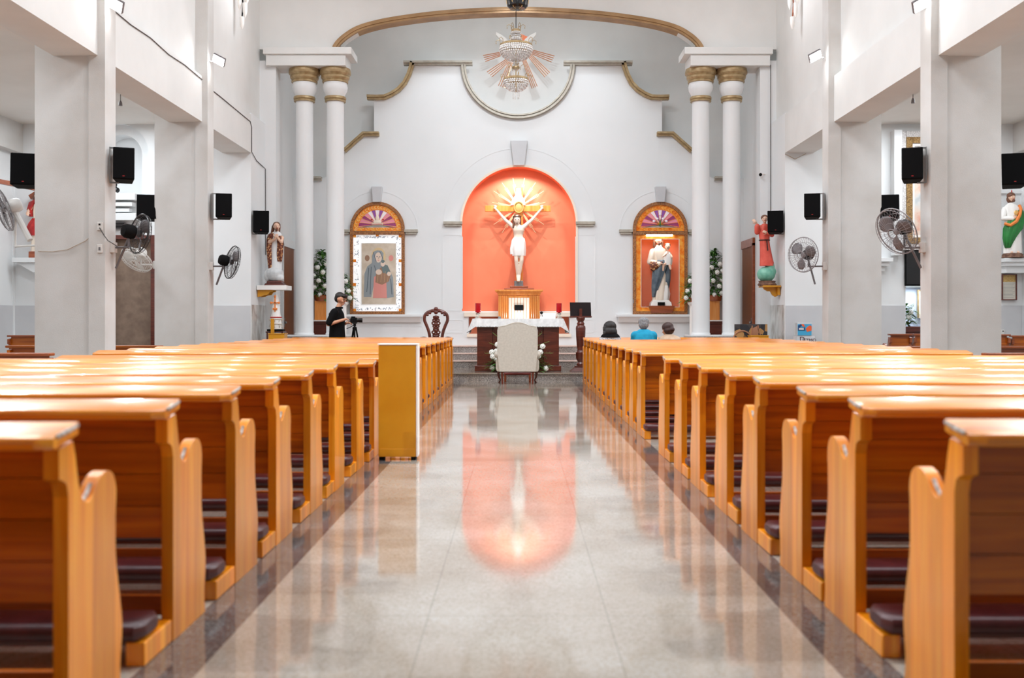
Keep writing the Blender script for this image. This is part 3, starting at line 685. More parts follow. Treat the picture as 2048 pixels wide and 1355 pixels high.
# ---------------------------------------------------------------- cream wing armchair in the aisle, seen from behind
r = thing('wing_armchair', (at(1035,0,20.1).x, 20.0, 0), 'cream upholstered high-back armchair standing in the aisle with its back to the camera', 'armchair')
bk = [(-.345,.245),(-.385,.60),(-.385,1.05),(-.37,1.115),(-.30,1.13),(-.22,1.145),(-.12,1.185),(-.05,1.2),(.05,1.2),(.12,1.185),(.22,1.145),(.30,1.13),(.37,1.115),(.385,1.05),(.385,.60),(.345,.245)]
MB().prism(bk, 0, .13, 'y').build('backrest', IVORY, r, bevel=.03, seg=4)
MB().tube([(x,.005,z) for x,z in bk], .009, 8).build('piping', IVORY, r)
MB().box(-.33,.33,.1,.66,.24,.44).build('seat', IVORY, r, bevel=.04, seg=4)
for s in (-1,1):
    MB().cap((s*.385,.08,.58),(s*.385,.60,.56),.075,.075,16).build('armrest', IVORY, r)
    MB().prism([(s*.30,.24),(s*.40,.24),(s*.425,.30),(s*.425,.44),(s*.38,.56),(s*.32,.56)], .08, .62, 'y').build('arm_side', IVORY, r, bevel=.02, seg=3)
    MB().prism([(.1,.62),(.32,.66),(.26,.95),(.1,1.08)], s*.33, s*.385, 'x').build('wing', IVORY, r, bevel=.02)
    MB().tube([(s*.30,.04,.25),(s*.30,.035,.12),(s*.295,.01,.0)], [.022,.019,.015], 10).build('leg', DARKW, r)
    MB().tube([(s*.35,.58,.25),(s*.385,.60,.19),(s*.375,.60,.11),(s*.345,.59,.05),(s*.36,.60,.012),(s*.375,.61,.0)], [.03,.028,.02,.015,.018,.02], 10).build('leg', DARKW, r)
MB().box(-.33,.33,.03,.62,.225,.25).build('seat_rail', DARKW, r, bevel=.006)
r = thing('footstool', (at(1035,0,20.9).x, 20.93, 0), 'low red leather footstool seen between the legs under the armchair', 'stool')
MB().box(-.28,.28,-.13,.13,.135,.20).build('cushion', mat('brick_red_leather', rgb(140,58,52), .3, coat=.5), r, bevel=.03, seg=4)
for sx in (-.25,.25):
    for sy in (-.1,.1): MB().box(sx-.022,sx+.022,sy-.022,sy+.022,0,.15).build('leg', REDW, r, bevel=.004)
# ---------------------------------------------------------------- flowers
def leaf(mb, p, d, L, w, droop=.3):
    p = Vector(p); d = Vector(d).normalized(); side = d.cross(Vector((0,0,1)))
    if side.length < .1: side = Vector((1,0,0))
    side.normalize(); P = []
    for i in range(5):
        t = i/4; q = p + d*L*t + Vector((0,0,-droop*L*t*t)); ww = w*math.sin(PI*min(.97, .12+t*.85))
        P += [q - side*ww, q + side*ww]
    mb.add(P, [(2*i,2*i+1,2*i+3,2*i+2) for i in range(4)])
def frond(mb, p, d, L, w, n=9):
    """arching palm frond: a rib with leaflets both sides"""
    p = Vector(p); d = Vector(d).normalized(); side = d.cross(Vector((0,1,0))).normalized()
    for i in range(n):
        t = (i+1)/n; q = p + d*L*t + Vector((0,0,-.12*L*t*t)); l = w*math.sin(PI*(.15+.75*t))+.02
        for s in (-1, 1): leaf(mb, q, (d*.8 + side*s), l, .011, .15)
    mb.tube([p, p+d*L*.5+Vector((0,0,-.03*L)), p+d*L+Vector((0,0,-.12*L))], .004, 5)
def bloom(parent, p, r, m=PETAL):
    b = MB()
    b.ell(p, (r*.8,r*.8,r*.75), 12, 8)
    for j in range(26):
        a = j*2.4; t = math.acos(1-2*(j+.5)/26)
        v = Vector((math.sin(t)*math.cos(a), math.sin(t)*math.sin(a), math.cos(t)))
        b.ell(Vector(p)+v*r*.74, (r*.32,r*.32,r*.3), 6, 4)
    return b.build('flower', m, parent)
def arrangement(name, loc, W, H, nl, flowers, label, seed, fr=9, box=True, base_m=None, group='flower arrangements', lo=.2):
    rnd = random.Random(seed)
    r = thing(name, loc, label, 'flowers', group)
    f = MB()
    for i in range(nl):
        z = H*rnd.random()**1.1*.92; ww = W*.5*(1-(z/H)**1.6)*rnd.uniform(lo,1); a = rnd.uniform(0,2*PI)
        p = (ww*math.cos(a), ww*min(.5,.3/W)*math.sin(a), z+.02)
        leaf(f, p, (math.cos(a), math.sin(a)*.7, rnd.uniform(-.2,.9)), rnd.uniform(.10,.19), rnd.uniform(.018,.034), .4)
    f.mi = 1
    for i in range(fr):
        t = i/(fr-1); a = math.radians(-25 + 230*t)
        frond(f, (0,.03,H*.45), (math.cos(a)*.8, .05*rnd.uniform(-1,1), math.sin(a)), (W*.5/.9 if abs(math.cos(a)) > .5 else H*.55)*rnd.uniform(.9,1.05), .10, 10)
    f.build('foliage', [GREEN, GREEN2], r, smooth=False)
    for p in flowers: bloom(r, p, .060)
    if box: MB().lathe([(W*.22,-.02),(W*.26,.1),(W*.24,.12)], 16).build('basket', base_m or REDW, r)
    return r
rnd = random.Random(3)
# between / behind the paired columns, on stands; heights from the photograph
def tall_flowers(s):
    side = 'left' if s < 0 else 'right'; d = 24.7
    x = s*4.72; dd = 'left' if s < 0 else 'right'
    r = thing('flower_stand', (x, d, ZB), 'orange-brown wooden flower stand behind the %s pair of white columns' % side, 'stand')
    r['group'] = None; del r['group']
    MB().box(-.22,.16,-.15,.15,0,.5).frus((-.03,0),(.19,.15),(.26,.2),.5,.58).build('base_cabinet', DARKW, r, bevel=.008)
    MB().box(-.27,.2,-.2,.2,.58,.61).build('base_top', WHITEC, r, bevel=.004)
    MB().box(-.16,.12,-.12,.12,.61,1.08).build('shaft', MIDW, r, bevel=.01)
    fl = [(rnd.uniform(-.3,.3)*(1-h/1.15*.4), -.14, h) for h in (.14,.2,.3,.42,.52,.6,.7,.78,.86,.2,.36,.46,.62)]
    fl = [(-.02,-.16,.12),(.16,-.16,.16),(-.16,-.14,.30),(.10,-.17,.33),(-.05,-.17,.46),(.18,-.13,.48),(-.18,-.14,.58),(.05,-.16,.66),(.19,-.12,.70),(-.08,-.14,.78),(.12,-.12,.86),(.30,-.13,.24),(-.3,-.12,.2)]
    arrangement('flower_arrangement', (x, d, ZB+1.09), .8, 1.28, 620, fl, 'tall bouquet of white flowers and palm behind the %s pair of columns' % side, 11+s, 9)
tall_flowers(-1); tall_flowers(1)
for s in (-1, 1):
    side = 'left' if s < 0 else 'right'
    x = s*4.22; d = 24.62
    fl = [(-s*.10,-.12,.50),(-s*.02,-.12,.30),(-s*.17,-.12,.26),(-s*.04,-.13,.12),(-s*.2,-.12,.1),(s*.05,-.1,.4)]
    r = thing('flower_pedestal', (x, d, ZB), 'white pedestal under the smaller bouquet beside the inner %s column' % side, 'stand')
    MB().lathe([(.16,0),(.16,.05),(.1,.1),(.1,.95),(.15,1.0),(.15,1.04)], 20).build('shaft', WHITEC, r)
    arrangement('flower_arrangement', (x, d, ZB+1.04), .62, .72, 300, fl, 'smaller bouquet of white flowers peeking past the inner %s column' % side, 31+s, 7)
fl = [(-.53,-.06,.10),(-.52,-.08,.33),(-.45,-.06,.28),(-.54,-.06,.42),(-.42,-.08,.58),(.60,-.06,.08),(.48,-.08,.42),(.53,-.05,.54),(-.44,-.08,.44),(.44,-.08,.34),(-.1,-.1,.2),(.1,-.1,.25)]
arrangement('flower_arrangement', (at(1035,0,21.62).x, 21.64, .16), 1.34, .80, 900, fl, 'wide bouquet with white flowers on the platform behind the cream armchair', 5, 15, lo=.65)
# ---------------------------------------------------------------- lectern
r = thing('lectern', (at(1161,0,22.0).x, 21.95, .16), 'dark turned-wood lectern with slanted reading board standing right of the altar', 'lectern')
MB().frus((0,0),(.24,.2),(.14,.13),0,.09).box(-.13,.13,-.12,.12,.09,.12).build('base', DARKW, r, bevel=.006)
MB().lathe([(.075,.1),(.085,.16),(.06,.2),(.10,.28),(.105,.40),(.078,.43),(.07,.46),(.082,.52),(.10,.78),(.105,.92),(.10,.96),(.075,.99),(.085,1.02),(.06,1.06),(.09,1.11),(.095,1.14),(.08,1.16)], 24).build('column', DARKW, r)
MB().box(-.235,.235,-.06,.16,1.15,1.185).build('shelf', DARKW, r, bevel=.008)
MB().rbox((0,.06,1.33),(.225,.012,.165),Euler((math.radians(-28),0,0)).to_matrix()).build('reading_board', mat('very_dark_wood', rgb(22,8,9), .7, spec=.2), r, bevel=.005)
MB().box(-.03,.03,-.04,.01,1.18,1.34).build('board_support', DARKW, r, bevel=.005)
# ---------------------------------------------------------------- carved dark throne left of the altar
r = thing('carved_throne', (at(872,0,22.5).x, 22.5, .16), 'dark carved wooden armchair with open scroll back left of the altar', 'chair')
ex = lambda x, y: ((x-872)*22.5/F, EYE+(CY-y)*22.5/F-.16)
for s in (-1,1):
    P = [ex(872+s*dx, y) for dx, y in ((12,700),(12,678),(14,664),(19,650),(23,640),(22,630),(16,624),(8,621))]
    P = smoothpts(P, 3); MB().tube([(x,0,z) for x,z in P], .034, 8, flat=.8).build('back_frame', DARKW, r)
    P = smoothpts([ex(872+s*dx, y) for dx, y in ((14,678),(22,674),(30,675),(34,677))], 3)
    MB().tube([(x,-.02-.06*i/len(P),z) for i,(x,z) in enumerate(P)], [.016]*(len(P)-2)+[.022,.02], 8).build('armrest', DARKW, r)
    MB().tube([(s*.24,0,.0),(s*.25,0,.2),(s*.24,0,.45)], .025, 8).build('leg', DARKW, r)
    MB().tube([(s*.29,-.45,.0),(s*.27,-.42,.2),(s*.29,-.44,.44)], .025, 8).build('leg', DARKW, r)
cr = MB()
for cx_, cy_, rr_ in ((872,618,3.2),(866,621,2.6),(878,621,2.6),(860,625,2.2),(884,625,2.2),(855,629,2),(889,629,2),(872,624,3)):
    x,z = ex(cx_,cy_); q = rr_*1.45*22.5/F; cr.ell((x,-.01,z),(q,.026,q),10,6)
cr.build('crest', DARKW, r)
sp = MB()
for y, w_ in ((634,5),(640,6.5),(646,8),(652,6),(658,5),(664,8),(670,6),(676,8),(682,5)):
    for s in (-1,1):
        x,z = ex(872+s*w_*.6,y); q = w_*.42*22.5/F
        sp.tube([(x+q*math.cos(a)*.9, 0, z+q*math.sin(a)*.8) for a in [2*PI*i/14 for i in range(14)]], .017, 6, close=True)
x,z = ex(872,634); x2,z2 = ex(872,698); sp.tube([(0,0,z),(0,0,z2)], .012, 6)
for y in (634,649,661,673):
    x,z = ex(872,y); sp.ell((0,-.005,z),(.035,.018,.045),10,6)
sp.build('splat', DARKW, r)
MB().box(-.27,.27,-.47,.03,.42,.48).build('seat', DARKW, r, bevel=.01)
# ---------------------------------------------------------------- tabernacle and crucifix in the niche
r = thing('tabernacle', (at(1038,0,25.0).x, 24.95, ZB), 'lit wooden tabernacle cabinet with ribbed front under the crucifix', 'cabinet')
MB().box(-.50,.50,-.12,.30,0,1.27).build('body', MIDW, r, bevel=.006)
cn = MB()
for i,(hw,z0,z1) in enumerate(((.52,1.22,1.27),(.545,1.27,1.30),(.58,1.30,1.345))): cn.box(-hw,hw,-.15-.03*i,.30,z0,z1)
cn.build('cornice', MIDW, r, bevel=.006)
for s in (-1,1):
    c_ = MB()
    for k in range(4): c_.tube([(s*(.31+.045*k),-.125,.05),(s*(.31+.045*k),-.125,1.2)], .018, 8)
    c_.build('ribbed_column', MIDW, r)
d_ = MB()
for k in range(7): d_.box(-.25+.0725*k,-.25+.0725*k+.064,-.145,-.11,.05,1.15)
d_.build('door', CREAMP, r, bevel=.008)
MB().box(-.28,.28,-.135,-.115,.02,1.19).build('door_frame', MIDW, r)
MB().box(-.105,.105,-.20,-.15,.845,.975).build('small_screen', BLACK, r, bevel=.006)
MB().box(-.36,.36,-.06,.30,1.345,1.385).box(-.22,.22,0,.28,1.385,1.44).build('step_base', REDW, r, bevel=.01)
o = bpy.data.lights.new('tabernacle_lamp','POINT'); o.energy = 4; o.shadow_soft_size = .05; o.color = (.95,.93,1)
oo = bpy.data.objects.new('tabernacle_lamp', o); COL.objects.link(oo); oo.location = (at(1038,0,24.6).x, 24.5, ZB+.72)
KX = at(1037.5,0,25.12).x
r = thing('crucifix', (KX, 25.14, ZB+1.44), 'large crucifix with a painted figure and golden rays inside the orange niche', 'crucifix')
kz = lambda y: EYE+(CY-y)*25.12/F-(ZB+1.44); kx = lambda x: (x-1037.5)*25.12/F
MB().box(-.11,.11,-.09,.12,0,.13).build('cross_foot', STEEL, r, bevel=.01)
MB().box(kx(1031),kx(1046),-.03,.04,.1,kz(374)).build('cross_upright', MIDW, r, bevel=.006)
MB().box(kx(970),kx(1101),-.05,.02,kz(423),kz(411)).build('cross_beam', MIDW, r, bevel=.006)
ry = MB(); cz = kz(415)
for k in range(16):
    a = 2*PI*(k+.5)/16
    if abs(math.sin(a)) < .1: continue
    for dd_, L in ((-.05,.58),(0,.74),(.05,.58)):
        u = Vector((math.cos(a+dd_),0,math.sin(a+dd_))); ry.tube([Vector((0,.0,cz))+u*.16, Vector((0,.0,cz))+u*(L if abs(math.cos(a))<.85 else L*.9)], [.014,.006], 5)
ry.build('golden_rays', PALEG, r)
MB().tube([(.13*math.cos(a)*.85,-.10,cz+.13*math.sin(a)) for a in [2*PI*i/24 for i in range(24)]], .018, 6, close=True).ell((0,-.08,cz),(.10,.015,.11)).build('halo', GOLD, r)
MB().prism([(kx(1021),kz(411)),(kx(1024),kz(400)),(kx(1031),kz(390)),(kx(1033),kz(376)),(kx(1041),kz(376)),(kx(1043),kz(390)),(kx(1049),kz(400)),(kx(1051),kz(411)),(kx(1036),kz(409))], -.08,-.05,'y').build('top_plaque', WHITEC, r, bevel=.01)
b = MB(); Y = -.16; q = lambda x, y, dy=0: (kx(x), Y+dy, kz(y))
b.ell(q(1034,441,-.04),(.082,.095,.115)); b.cap(q(1035.5,449),q(1037,456,.02),.05,.06)
b.loft([(kx(1037),Y+.02,kz(478),.12,.085),(kx(1037),Y+.02,kz(470),.115,.08),(kx(1037),Y+.0,kz(462),.14,.10),(kx(1037),Y,kz(455),.15,.09),(kx(1037),Y+.01,kz(451),.10,.06)])
for s in (-1,1):
    sh = q(1037+s*10,455); el = q(1037+s*27,440,.02); ha = q(1037+s*44,420,.06)
    b.cap(sh,el,.055,.04); b.cap(el,ha,.04,.026); hd = q(1037+s*47,416,.07)
    b.ell(hd,(.04,.022,.045))
    for j in range(4): b.cap((hd[0]+(j-1.5)*.018,hd[1]-.01,hd[2]+.03),(hd[0]+(j-1.5)*.022,hd[1]-.03,hd[2]+.075-abs(j-1.5)*.008),.010,.008,8)
    b.cap((hd[0]-s*.03,hd[1]-.01,hd[2]),(hd[0]-s*.055,hd[1]-.02,hd[2]+.035),.010,.008,8)
    hp = q(1037+s*5.2,480); kn = q(1037+s*5.4+1,521,-.06); an = q(1037+s*2.2,551,.02); ft = q(1037+s*1.5,562,-.05)
    b.cap(hp,kn,.082,.050); b.cap(kn,an,.052,.030); b.cap(an,ft,.035,.026)
b.ell(q(1037,482,.01),(.13,.09,.10))
blob(b,'figure',PALE,r,vox=.014,it=3)
hb = MB(); hb.ell(q(1034,437,.02),(.10,.10,.11)); hb.cap(q(1027.5,440,-.03),q(1027,456,-.04),.034,.03); hb.cap(q(1040,440,.02),q(1041,453,.02),.03,.025)
blob(hb,'hair',STH,r,vox=.014,it=2)
e = MB()
for s in (-1,1): e.ell(q(1034+s*2.6,440.5,-.125),(.015,.012,.008),8,5)
e.ell(q(1034,449,-.115),(.024,.014,.016),8,5); e.build('facial_features', STH, r)
MB().tube([(kx(1034)+.092*math.cos(a),Y-.02+.1*math.sin(a),kz(434.5)) for a in [2*PI*i/16 for i in range(16)]], .014, 6, close=True).build('crown_of_thorns', HAIRB, r)
lc = MB(); lc.loft([(kx(1037.5),Y-.01,kz(512),.16,.11),(kx(1037),Y-.01,kz(500),.175,.125),(kx(1037),Y,kz(486),.165,.115),(kx(1037),Y,kz(477),.14,.10)], 36, 9, .05)
lc.loft([(kx(1024),Y-.02,kz(509),.05,.05),(kx(1024.5),Y-.02,kz(498),.06,.05),(kx(1026),Y-.03,kz(487),.045,.05),(kx(1027),Y-.03,kz(480),.04,.04)], 16, 5, .1)
lc.build('loincloth', WHITEC, r, ang=80)
for s in (-1,1): # two small spotlights high on the relief wall light the niche from both sides
    spot('niche_spot', (KX+s*.16, 24.66, 4.88), (KX+s*.1, 25.25, 3.5), 34, 125, .3, .02, (1,.95,.93))
spot('niche_spot', (KX, 23.3, 6.1), (KX, 25.3, 3.35), 190, 40, .35, .03, (1,.96,.95))  # soft front spot added to widen the glow in the niche
# ---------------------------------------------------------------- human-like painted statues
def face(r, c, s, yaw=0, m=SKIN2):
    """eyes and lips on a head of half-height s at c, facing yaw (0 = towards the camera)"""
    Rz = Matrix.Rotation(yaw,3,'Z'); e = MB(); l = MB()
    for k in (-1,1): e.ell(Vector(c)+Rz@Vector((k*s*.33,-s*.80,s*.05)),(s*.09,s*.05,s*.045),8,6)
    e.build('eye', HAIR, r); l.ell(Vector(c)+Rz@Vector((0,-s*.84,-s*.46)),(s*.2,s*.08,s*.07),8,6); l.build('lips', REDP, r)
def headshape(b, c, s, yaw=0, R=None):
    Rz = R or Matrix.Rotation(yaw,3,'Z'); C_ = Vector(c); P = lambda x,y,z: C_+Rz@Vector((x*s,y*s,z*s))
    b.ell(P(0,.08,.12),(s*.74,s*.86,s*.86)); b.ell(P(0,-.22,-.38),(s*.5,s*.52,s*.58)); b.ell(P(0,-.86,-.12),(s*.12,s*.2,s*.22))
    b.ell(P(0,-.55,-.72),(s*.26,s*.26,s*.22)); b.ell(P(0,-.70,.2),(s*.42,s*.16,s*.1))
    for k in (-1,1): b.ell(P(k*.74,.08,-.05),(s*.09,s*.18,s*.24)); b.ell(P(k*.34,-.58,-.22),(s*.2,s*.2,s*.18))
def hand(b, p, d, up, s=1.0, curl=.5):
    """palm with four bent fingers and a thumb, pointing along d"""
    d = Vector(d).normalized(); up = Vector(up).normalized(); sd = d.cross(up).normalized(); p = Vector(p)
    b.cap(p, p+d*.045*s, .024*s, .030*s, 10)
    for j, L in enumerate((.068,.078,.073,.058)):
        o_ = sd*(j-1.5)*.019*s; a = p+d*.06*s+o_; m_ = a+(d*(1-curl*.3)-up*curl*.5).normalized()*L*.55*s; e = m_+(d*(1-curl)-up*curl*1.3).normalized()*L*.5*s
        b.cap(a,m_,.0095*s,.009*s,8); b.cap(m_,e,.009*s,.0075*s,8)
    a = p+d*.02*s-sd*.026*s; b.cap(a, a+(d*.6-sd*.7)*.045*s,.011*s,.009*s,8); b.cap(a+(d*.6-sd*.7)*.045*s, a+(d*1.1-sd*.7)*.065*s,.009*s,.008*s,8)
# left: figure in brocade mantle on a globe, standing on a wall shelf
bx = at(548,0,22.15)
r = thing('wall_shelf', (0,0,0), 'white shelf with carved wooden bracket on the left wall, carrying a robed statue', 'shelf')
a, c2 = at(513,571,22.15), at(578,580,22.15)
MB().box(-5.585, c2.x, 21.9, 22.42, c2.z, a.z).build('shelf_board', WHITEC, r, bevel=.006)
for y in (22.0,22.3):
    MB().prism([(-5.585,c2.z),(-5.26,c2.z),(-5.27,c2.z-.03),(-5.33,c2.z-.05),(-5.36,c2.z-.10),(-5.44,c2.z-.11),(-5.50,c2.z-.14),(-5.585,c2.z-.15)], y-.03, y+.03, 'y').build('bracket', MUST, r, bevel=.005)
sz = a.z
r = thing('saint_statue', (at(551,0,22.15).x, 22.15, sz), 'painted robed statue with gold brocade mantle on a pale globe, on the left wall shelf', 'statue')
MB().frus((0,0),(.215,.16),(.19,.14),0,.05).frus((0,0),(.17,.13),(.155,.12),.05,.10).build('plinth', DARKW, r, bevel=.01)
g = MB(); g.ell((-.02,0,.25),(.20,.17,.17)); g.ell((-.16,0,.22),(.1,.1,.13)); g.ell((.1,-.05,.17),(.1,.1,.08)); blob(g,'globe_and_cloud',GLOBE,r,vox=.012)
MB().loft([(.0,0,.36,.13,.10),(0,0,.5,.13,.10),(0,0,.8,.125,.09),(.0,0,.98,.12,.085),(.01,0,1.08,.13,.085),(.02,0,1.13,.10,.07),(.02,0,1.17,.05,.05)],36,8,.05).build('robe', WALL2, r, ang=80)
m_ = MB(); m_.loft([(-.09,-.02,.30,.05,.06),(-.10,-.02,.5,.06,.08),(-.12,-.02,.8,.07,.1),(-.11,0,1.0,.08,.1),(-.06,0,1.10,.10,.09),(-.02,.02,1.15,.07,.06)],24,6,.1)
m_.loft([(.10,-.05,.52,.045,.05),(.11,-.06,.7,.06,.07),(.12,-.05,.9,.06,.07),(.10,-.02,1.02,.07,.07),(.07,.01,1.10,.06,.06)],24,5,.12)
m_.build('mantle', MANTLE, r, ang=80)
g = MB(); headshape(g,(.03,-.02,1.275),.092,.35); g.cap((.02,0,1.13),(.03,0,1.21),.04,.04)
for s in (-1,1): g.cap((.02+s*.12,0,1.03),(.02+s*.13,-.1,.93),.045,.035); g.cap((.02+s*.13,-.1,.93),(.06+s*.03,-.15,1.0),.032,.025); hand(g,(.06+s*.03,-.15,1.0),(-s*.3,-.1,.9),(0,-1,0),.9)
blob(g,'head_and_hands',SKIN2,r,vox=.009,it=2); face(r,(.03,-.02,1.275),.09,.35)
g = MB(); g.ell((.02,.02,1.31),(.085,.09,.075)); g.cap((-.05,.03,1.28),(-.08,.03,1.12),.04,.035); g.cap((.05,.06,1.28),(.04,.07,1.13),.05,.04); g.ell((.045,-.082,1.205),(.034,.026,.034)); blob(g,'hair_and_beard',STH,r,vox=.009,it=2)
# paschal candle under it
bx = at(552,0,22.1); zt = at(0,587,22.1).z; zb_ = at(0,640,22.1).z
r = thing('paschal_candle', (bx.x, 22.1, at(0,662,22.1).z), 'white ornate candle decorated in red and gold, below the left statue shelf', 'candle')
z00 = at(0,662,22.1).z
MB().box(-.17,.17,-.12,.12,0,.045).build('stand_base', BLACK, r, bevel=.01)
st = MB()
for k in range(8):
    a = 2*PI*k/8; st.tube([(.06*math.cos(a),.06*math.sin(a),.05),(.15*math.cos(a),.13*math.sin(a),.10),(.10*math.cos(a),.10*math.sin(a),.18),(.15*math.cos(a),.14*math.sin(a),.26)], .010, 5)
for z in (.05,.16,.26): st.tube([(.13*math.cos(a),.12*math.sin(a),z) for a in [2*PI*i/20 for i in range(20)]], .009, 5, close=True)
st.build('wrought_stand', mat('cream_iron', rgb(214,204,190), .5), r)
MB().lathe([(.115,.05),(.115,.30),(.09,.40),(.085,.55),(.07,.65),(.04,.76),(.02,.80)], 20).build('wax', WHITEC, r)
MB().tube([(.117*math.cos(a),.117*math.sin(a),.30) for a in [2*PI*i/20 for i in range(20)]], .012, 6, close=True).build('red_ring', REDP, r)
cr_ = MB(); cr_.box(-.012,.012,-.10,-.085,.42,.74).box(-.08,.08,-.10,-.085,.60,.625).box(-.05,.05,-.102,-.088,.46,.50)
for x,z in ((0,.75),(-.085,.61),(.085,.61),(0,.48)): cr_.ell((x,-.095,z),(.025,.02,.028),8,6)
cr_.build('red_emblem', ORNG, r)
r = thing('collection_box', (at(557,0,21.8).x, 21.75, 0), 'mustard wooden collection box standing below the left statue, left of the column plinth', 'box')
zt = at(0,666,21.75).z
MB().box(-.17,.17,-.14,.14,0,zt).box(-.18,.18,-.15,.15,zt-.02,zt).build('body', MUST, r, bevel=.006)
MB().box(-.18,-.11,.10,.15,zt,at(0,637,21.85).z).build('upright_slat', MUST, r, bevel=.004)
MB().box(-.05,.05,-.01,.01,zt,zt+.002).build('slot', BLACK, r)
# stand that carries the candle
r = thing('candle_table', (bx.x, 22.1, 0), 'dark small table carrying the ornate candle beside the left marble wall', 'table')
MB().box(-.19,.19,-.14,.17,z00-.03,z00-.002).build('top', DARKW, r, bevel=.004)
for sx in (-.16,.16):
    for sy in (-.11,.14): MB().box(sx-.015,sx+.015,sy-.015,sy+.015,0,z00-.03).build('leg', DARKW, r)
# right: red robed statue on an aqua globe
d = 21.95; a = at(1541,571,d)
r = thing('wall_shelf', (0,0,0), 'small honey-coloured scroll bracket shelf on the right wall under the coral statue', 'shelf')
MB().box(at(1522,0,d).x, 5.585, d-.2, d+.22, a.z-.035, a.z).box(5.53,5.585,d-.12,d+.12,a.z-.2,a.z-.03).build('shelf_board', MUST, r, bevel=.006)
MB().prism([(5.555,a.z-.03),(5.24,a.z-.03),(5.27,a.z-.08),(5.34,a.z-.12),(5.40,a.z-.12),(5.44,a.z-.20),(5.50,a.z-.24),(5.555,a.z-.22)], d-.04, d+.04, 'y').build('bracket', MUST, r, bevel=.006)
r = thing('friar_statue', (at(1534,0,d).x, d-.0, a.z+.002), 'coral-robed statue with raised arm on an aqua globe, on the right wall shelf', 'statue')
MB().lathe([(.19,0),(.20,.03),(.17,.06),(.18,.10)], 20, amp=.05, fold=5).build('rock_base', ROCK, r)
g = MB(); g.ell((-.02,0,.24),(.20,.17,.165)); g.ell((.07,0,.40),(.10,.10,.10)); g.ell((.10,0,.30),(.1,.1,.1)); blob(g,'globe',AQUA,r,vox=.012)
g = MB(); g.loft([(.0,0,.42,.155,.12),(-.02,0,.6,.13,.10),(-.045,0,.85,.105,.09),(-.055,0,.98,.10,.085),(-.06,0,1.12,.12,.09),(-.06,0,1.24,.135,.085),(-.05,0,1.29,.08,.06),(-.05,0,1.32,.05,.045)],36,7,.06)
g.cap((-.13,0,1.24),(-.22,-.03,1.14),.06,.055); g.cap((-.22,-.03,1.14),(-.22,-.05,1.26),.055,.06); g.cap((.05,0,1.22),(.09,-.06,1.08),.055,.05); g.cap((.09,-.06,1.08),(.0,-.12,1.12),.05,.05)
g.build('robe', CORAL, r, ang=80)
MB().tube([(-.055+.107*math.cos(t),.092*math.sin(t),.97) for t in [2*PI*i/20 for i in range(20)]], .014, 6, close=True).tube([(-.03,-.10,.97),(-.02,-.11,.85),(-.01,-.12,.74)], .012, 6).build('rope_belt', HAIRB, r)
g = MB(); headshape(g,(-.05,-.01,1.42),.085,-.2); g.cap((-.05,0,1.28),(-.05,0,1.36),.035,.035); g.cap((-.22,-.05,1.28),(-.24,-.06,1.33),.022,.022); hand(g,(-.24,-.06,1.33),(-.6,-.2,.6),(0,-1,0),.9); hand(g,(-.02,-.13,1.12),(-.9,-.2,.3),(0,-1,0),.85); g.cap((.02,-.02,.44),(.0,-.08,.43),.03,.02)
blob(g,'head_and_hands',SKIN2,r,vox=.009,it=2); face(r,(-.05,-.01,1.42),.083,-.2)
g = MB(); g.ell((-.045,.02,1.455),(.082,.085,.065)); blob(g,'hair',STH,r,vox=.01,it=2)
# right niche: bearded saint with child
a = at(1321,613,25.1)
r = thing('niche_pedestal', (a.x, 25.1, at(0,626,25.1).z), 'brown wooden pedestal block at the bottom of the right orange niche', 'pedestal')
MB().frus((0,0),(.25,.2),(.31,.25),0,.16).build('block', REDW, r, bevel=.008)
MB().box(-.32,.32,-.26,.26,.16,.175).build('top', REDW, r, bevel=.004)
pz = at(0,626,25.1).z+.177
r = thing('saint_with_child_statue', (a.x, 25.12, pz), 'large painted bearded saint statue holding a child, standing inside the right niche', 'statue')
MB().frus((0,0),(.26,.18),(.24,.16),0,.10).frus((0,0),(.22,.15),(.2,.14),.1,.14).build('plinth', WHITEC, r, bevel=.01)
MB().box(-.09,.08,-.21,-.17,.01,.09).build('black_plate', BLACK, r)
R_ = MB(); R_.loft([(-.01,0,.14,.19,.14),(.0,0,.3,.185,.14),(.02,0,.6,.17,.13),(.03,0,.9,.165,.12),(.0,0,1.1,.17,.12),(-.02,0,1.28,.19,.12),(-.03,0,1.38,.17,.10),(-.04,0,1.44,.08,.07),(-.04,0,1.5,.05,.05)],44,9,.07)
R_.cap((-.19,0,1.33),(-.26,-.04,1.08),.08,.075); R_.cap((-.26,-.04,1.08),(-.05,-.18,1.02),.075,.05); R_.build('robe', CREAMP, r, ang=80)
m_ = MB(); m_.loft([(-.16,-.06,.22,.05,.05),(-.13,-.08,.45,.09,.07),(-.06,-.09,.75,.14,.09),(0,-.08,1.0,.17,.10),(.04,-.05,1.12,.15,.09)],32,8,.12,.5)
m_.loft([(.14,.0,.36,.06,.08),(.16,.0,.65,.08,.11),(.17,.0,.95,.08,.1),(.14,.02,1.2,.07,.08)],24,6,.1); m_.build('blue_grey_mantle', BLUEG, r, ang=80)
MB().loft([(-.2,-.13,.86,.04,.04),(-.17,-.15,.92,.10,.05),(-.13,-.15,1.0,.15,.06),(-.10,-.13,1.08,.16,.06)],24,9,.1).build('brocade_sleeve', MANTLE, r, ang=80)
MB().loft([(.08,-.02,.14,.12,.12),(.10,-.04,.3,.12,.1),(.13,-.05,.5,.06,.06)],24,6,.12).build('hem', WHITEC, r, ang=80)
g = MB(); headshape(g,(-.05,-.03,1.60),.105,.15); hand(g,(-.06,-.2,1.02),(.9,-.1,.15),(0,0,1),1.0)
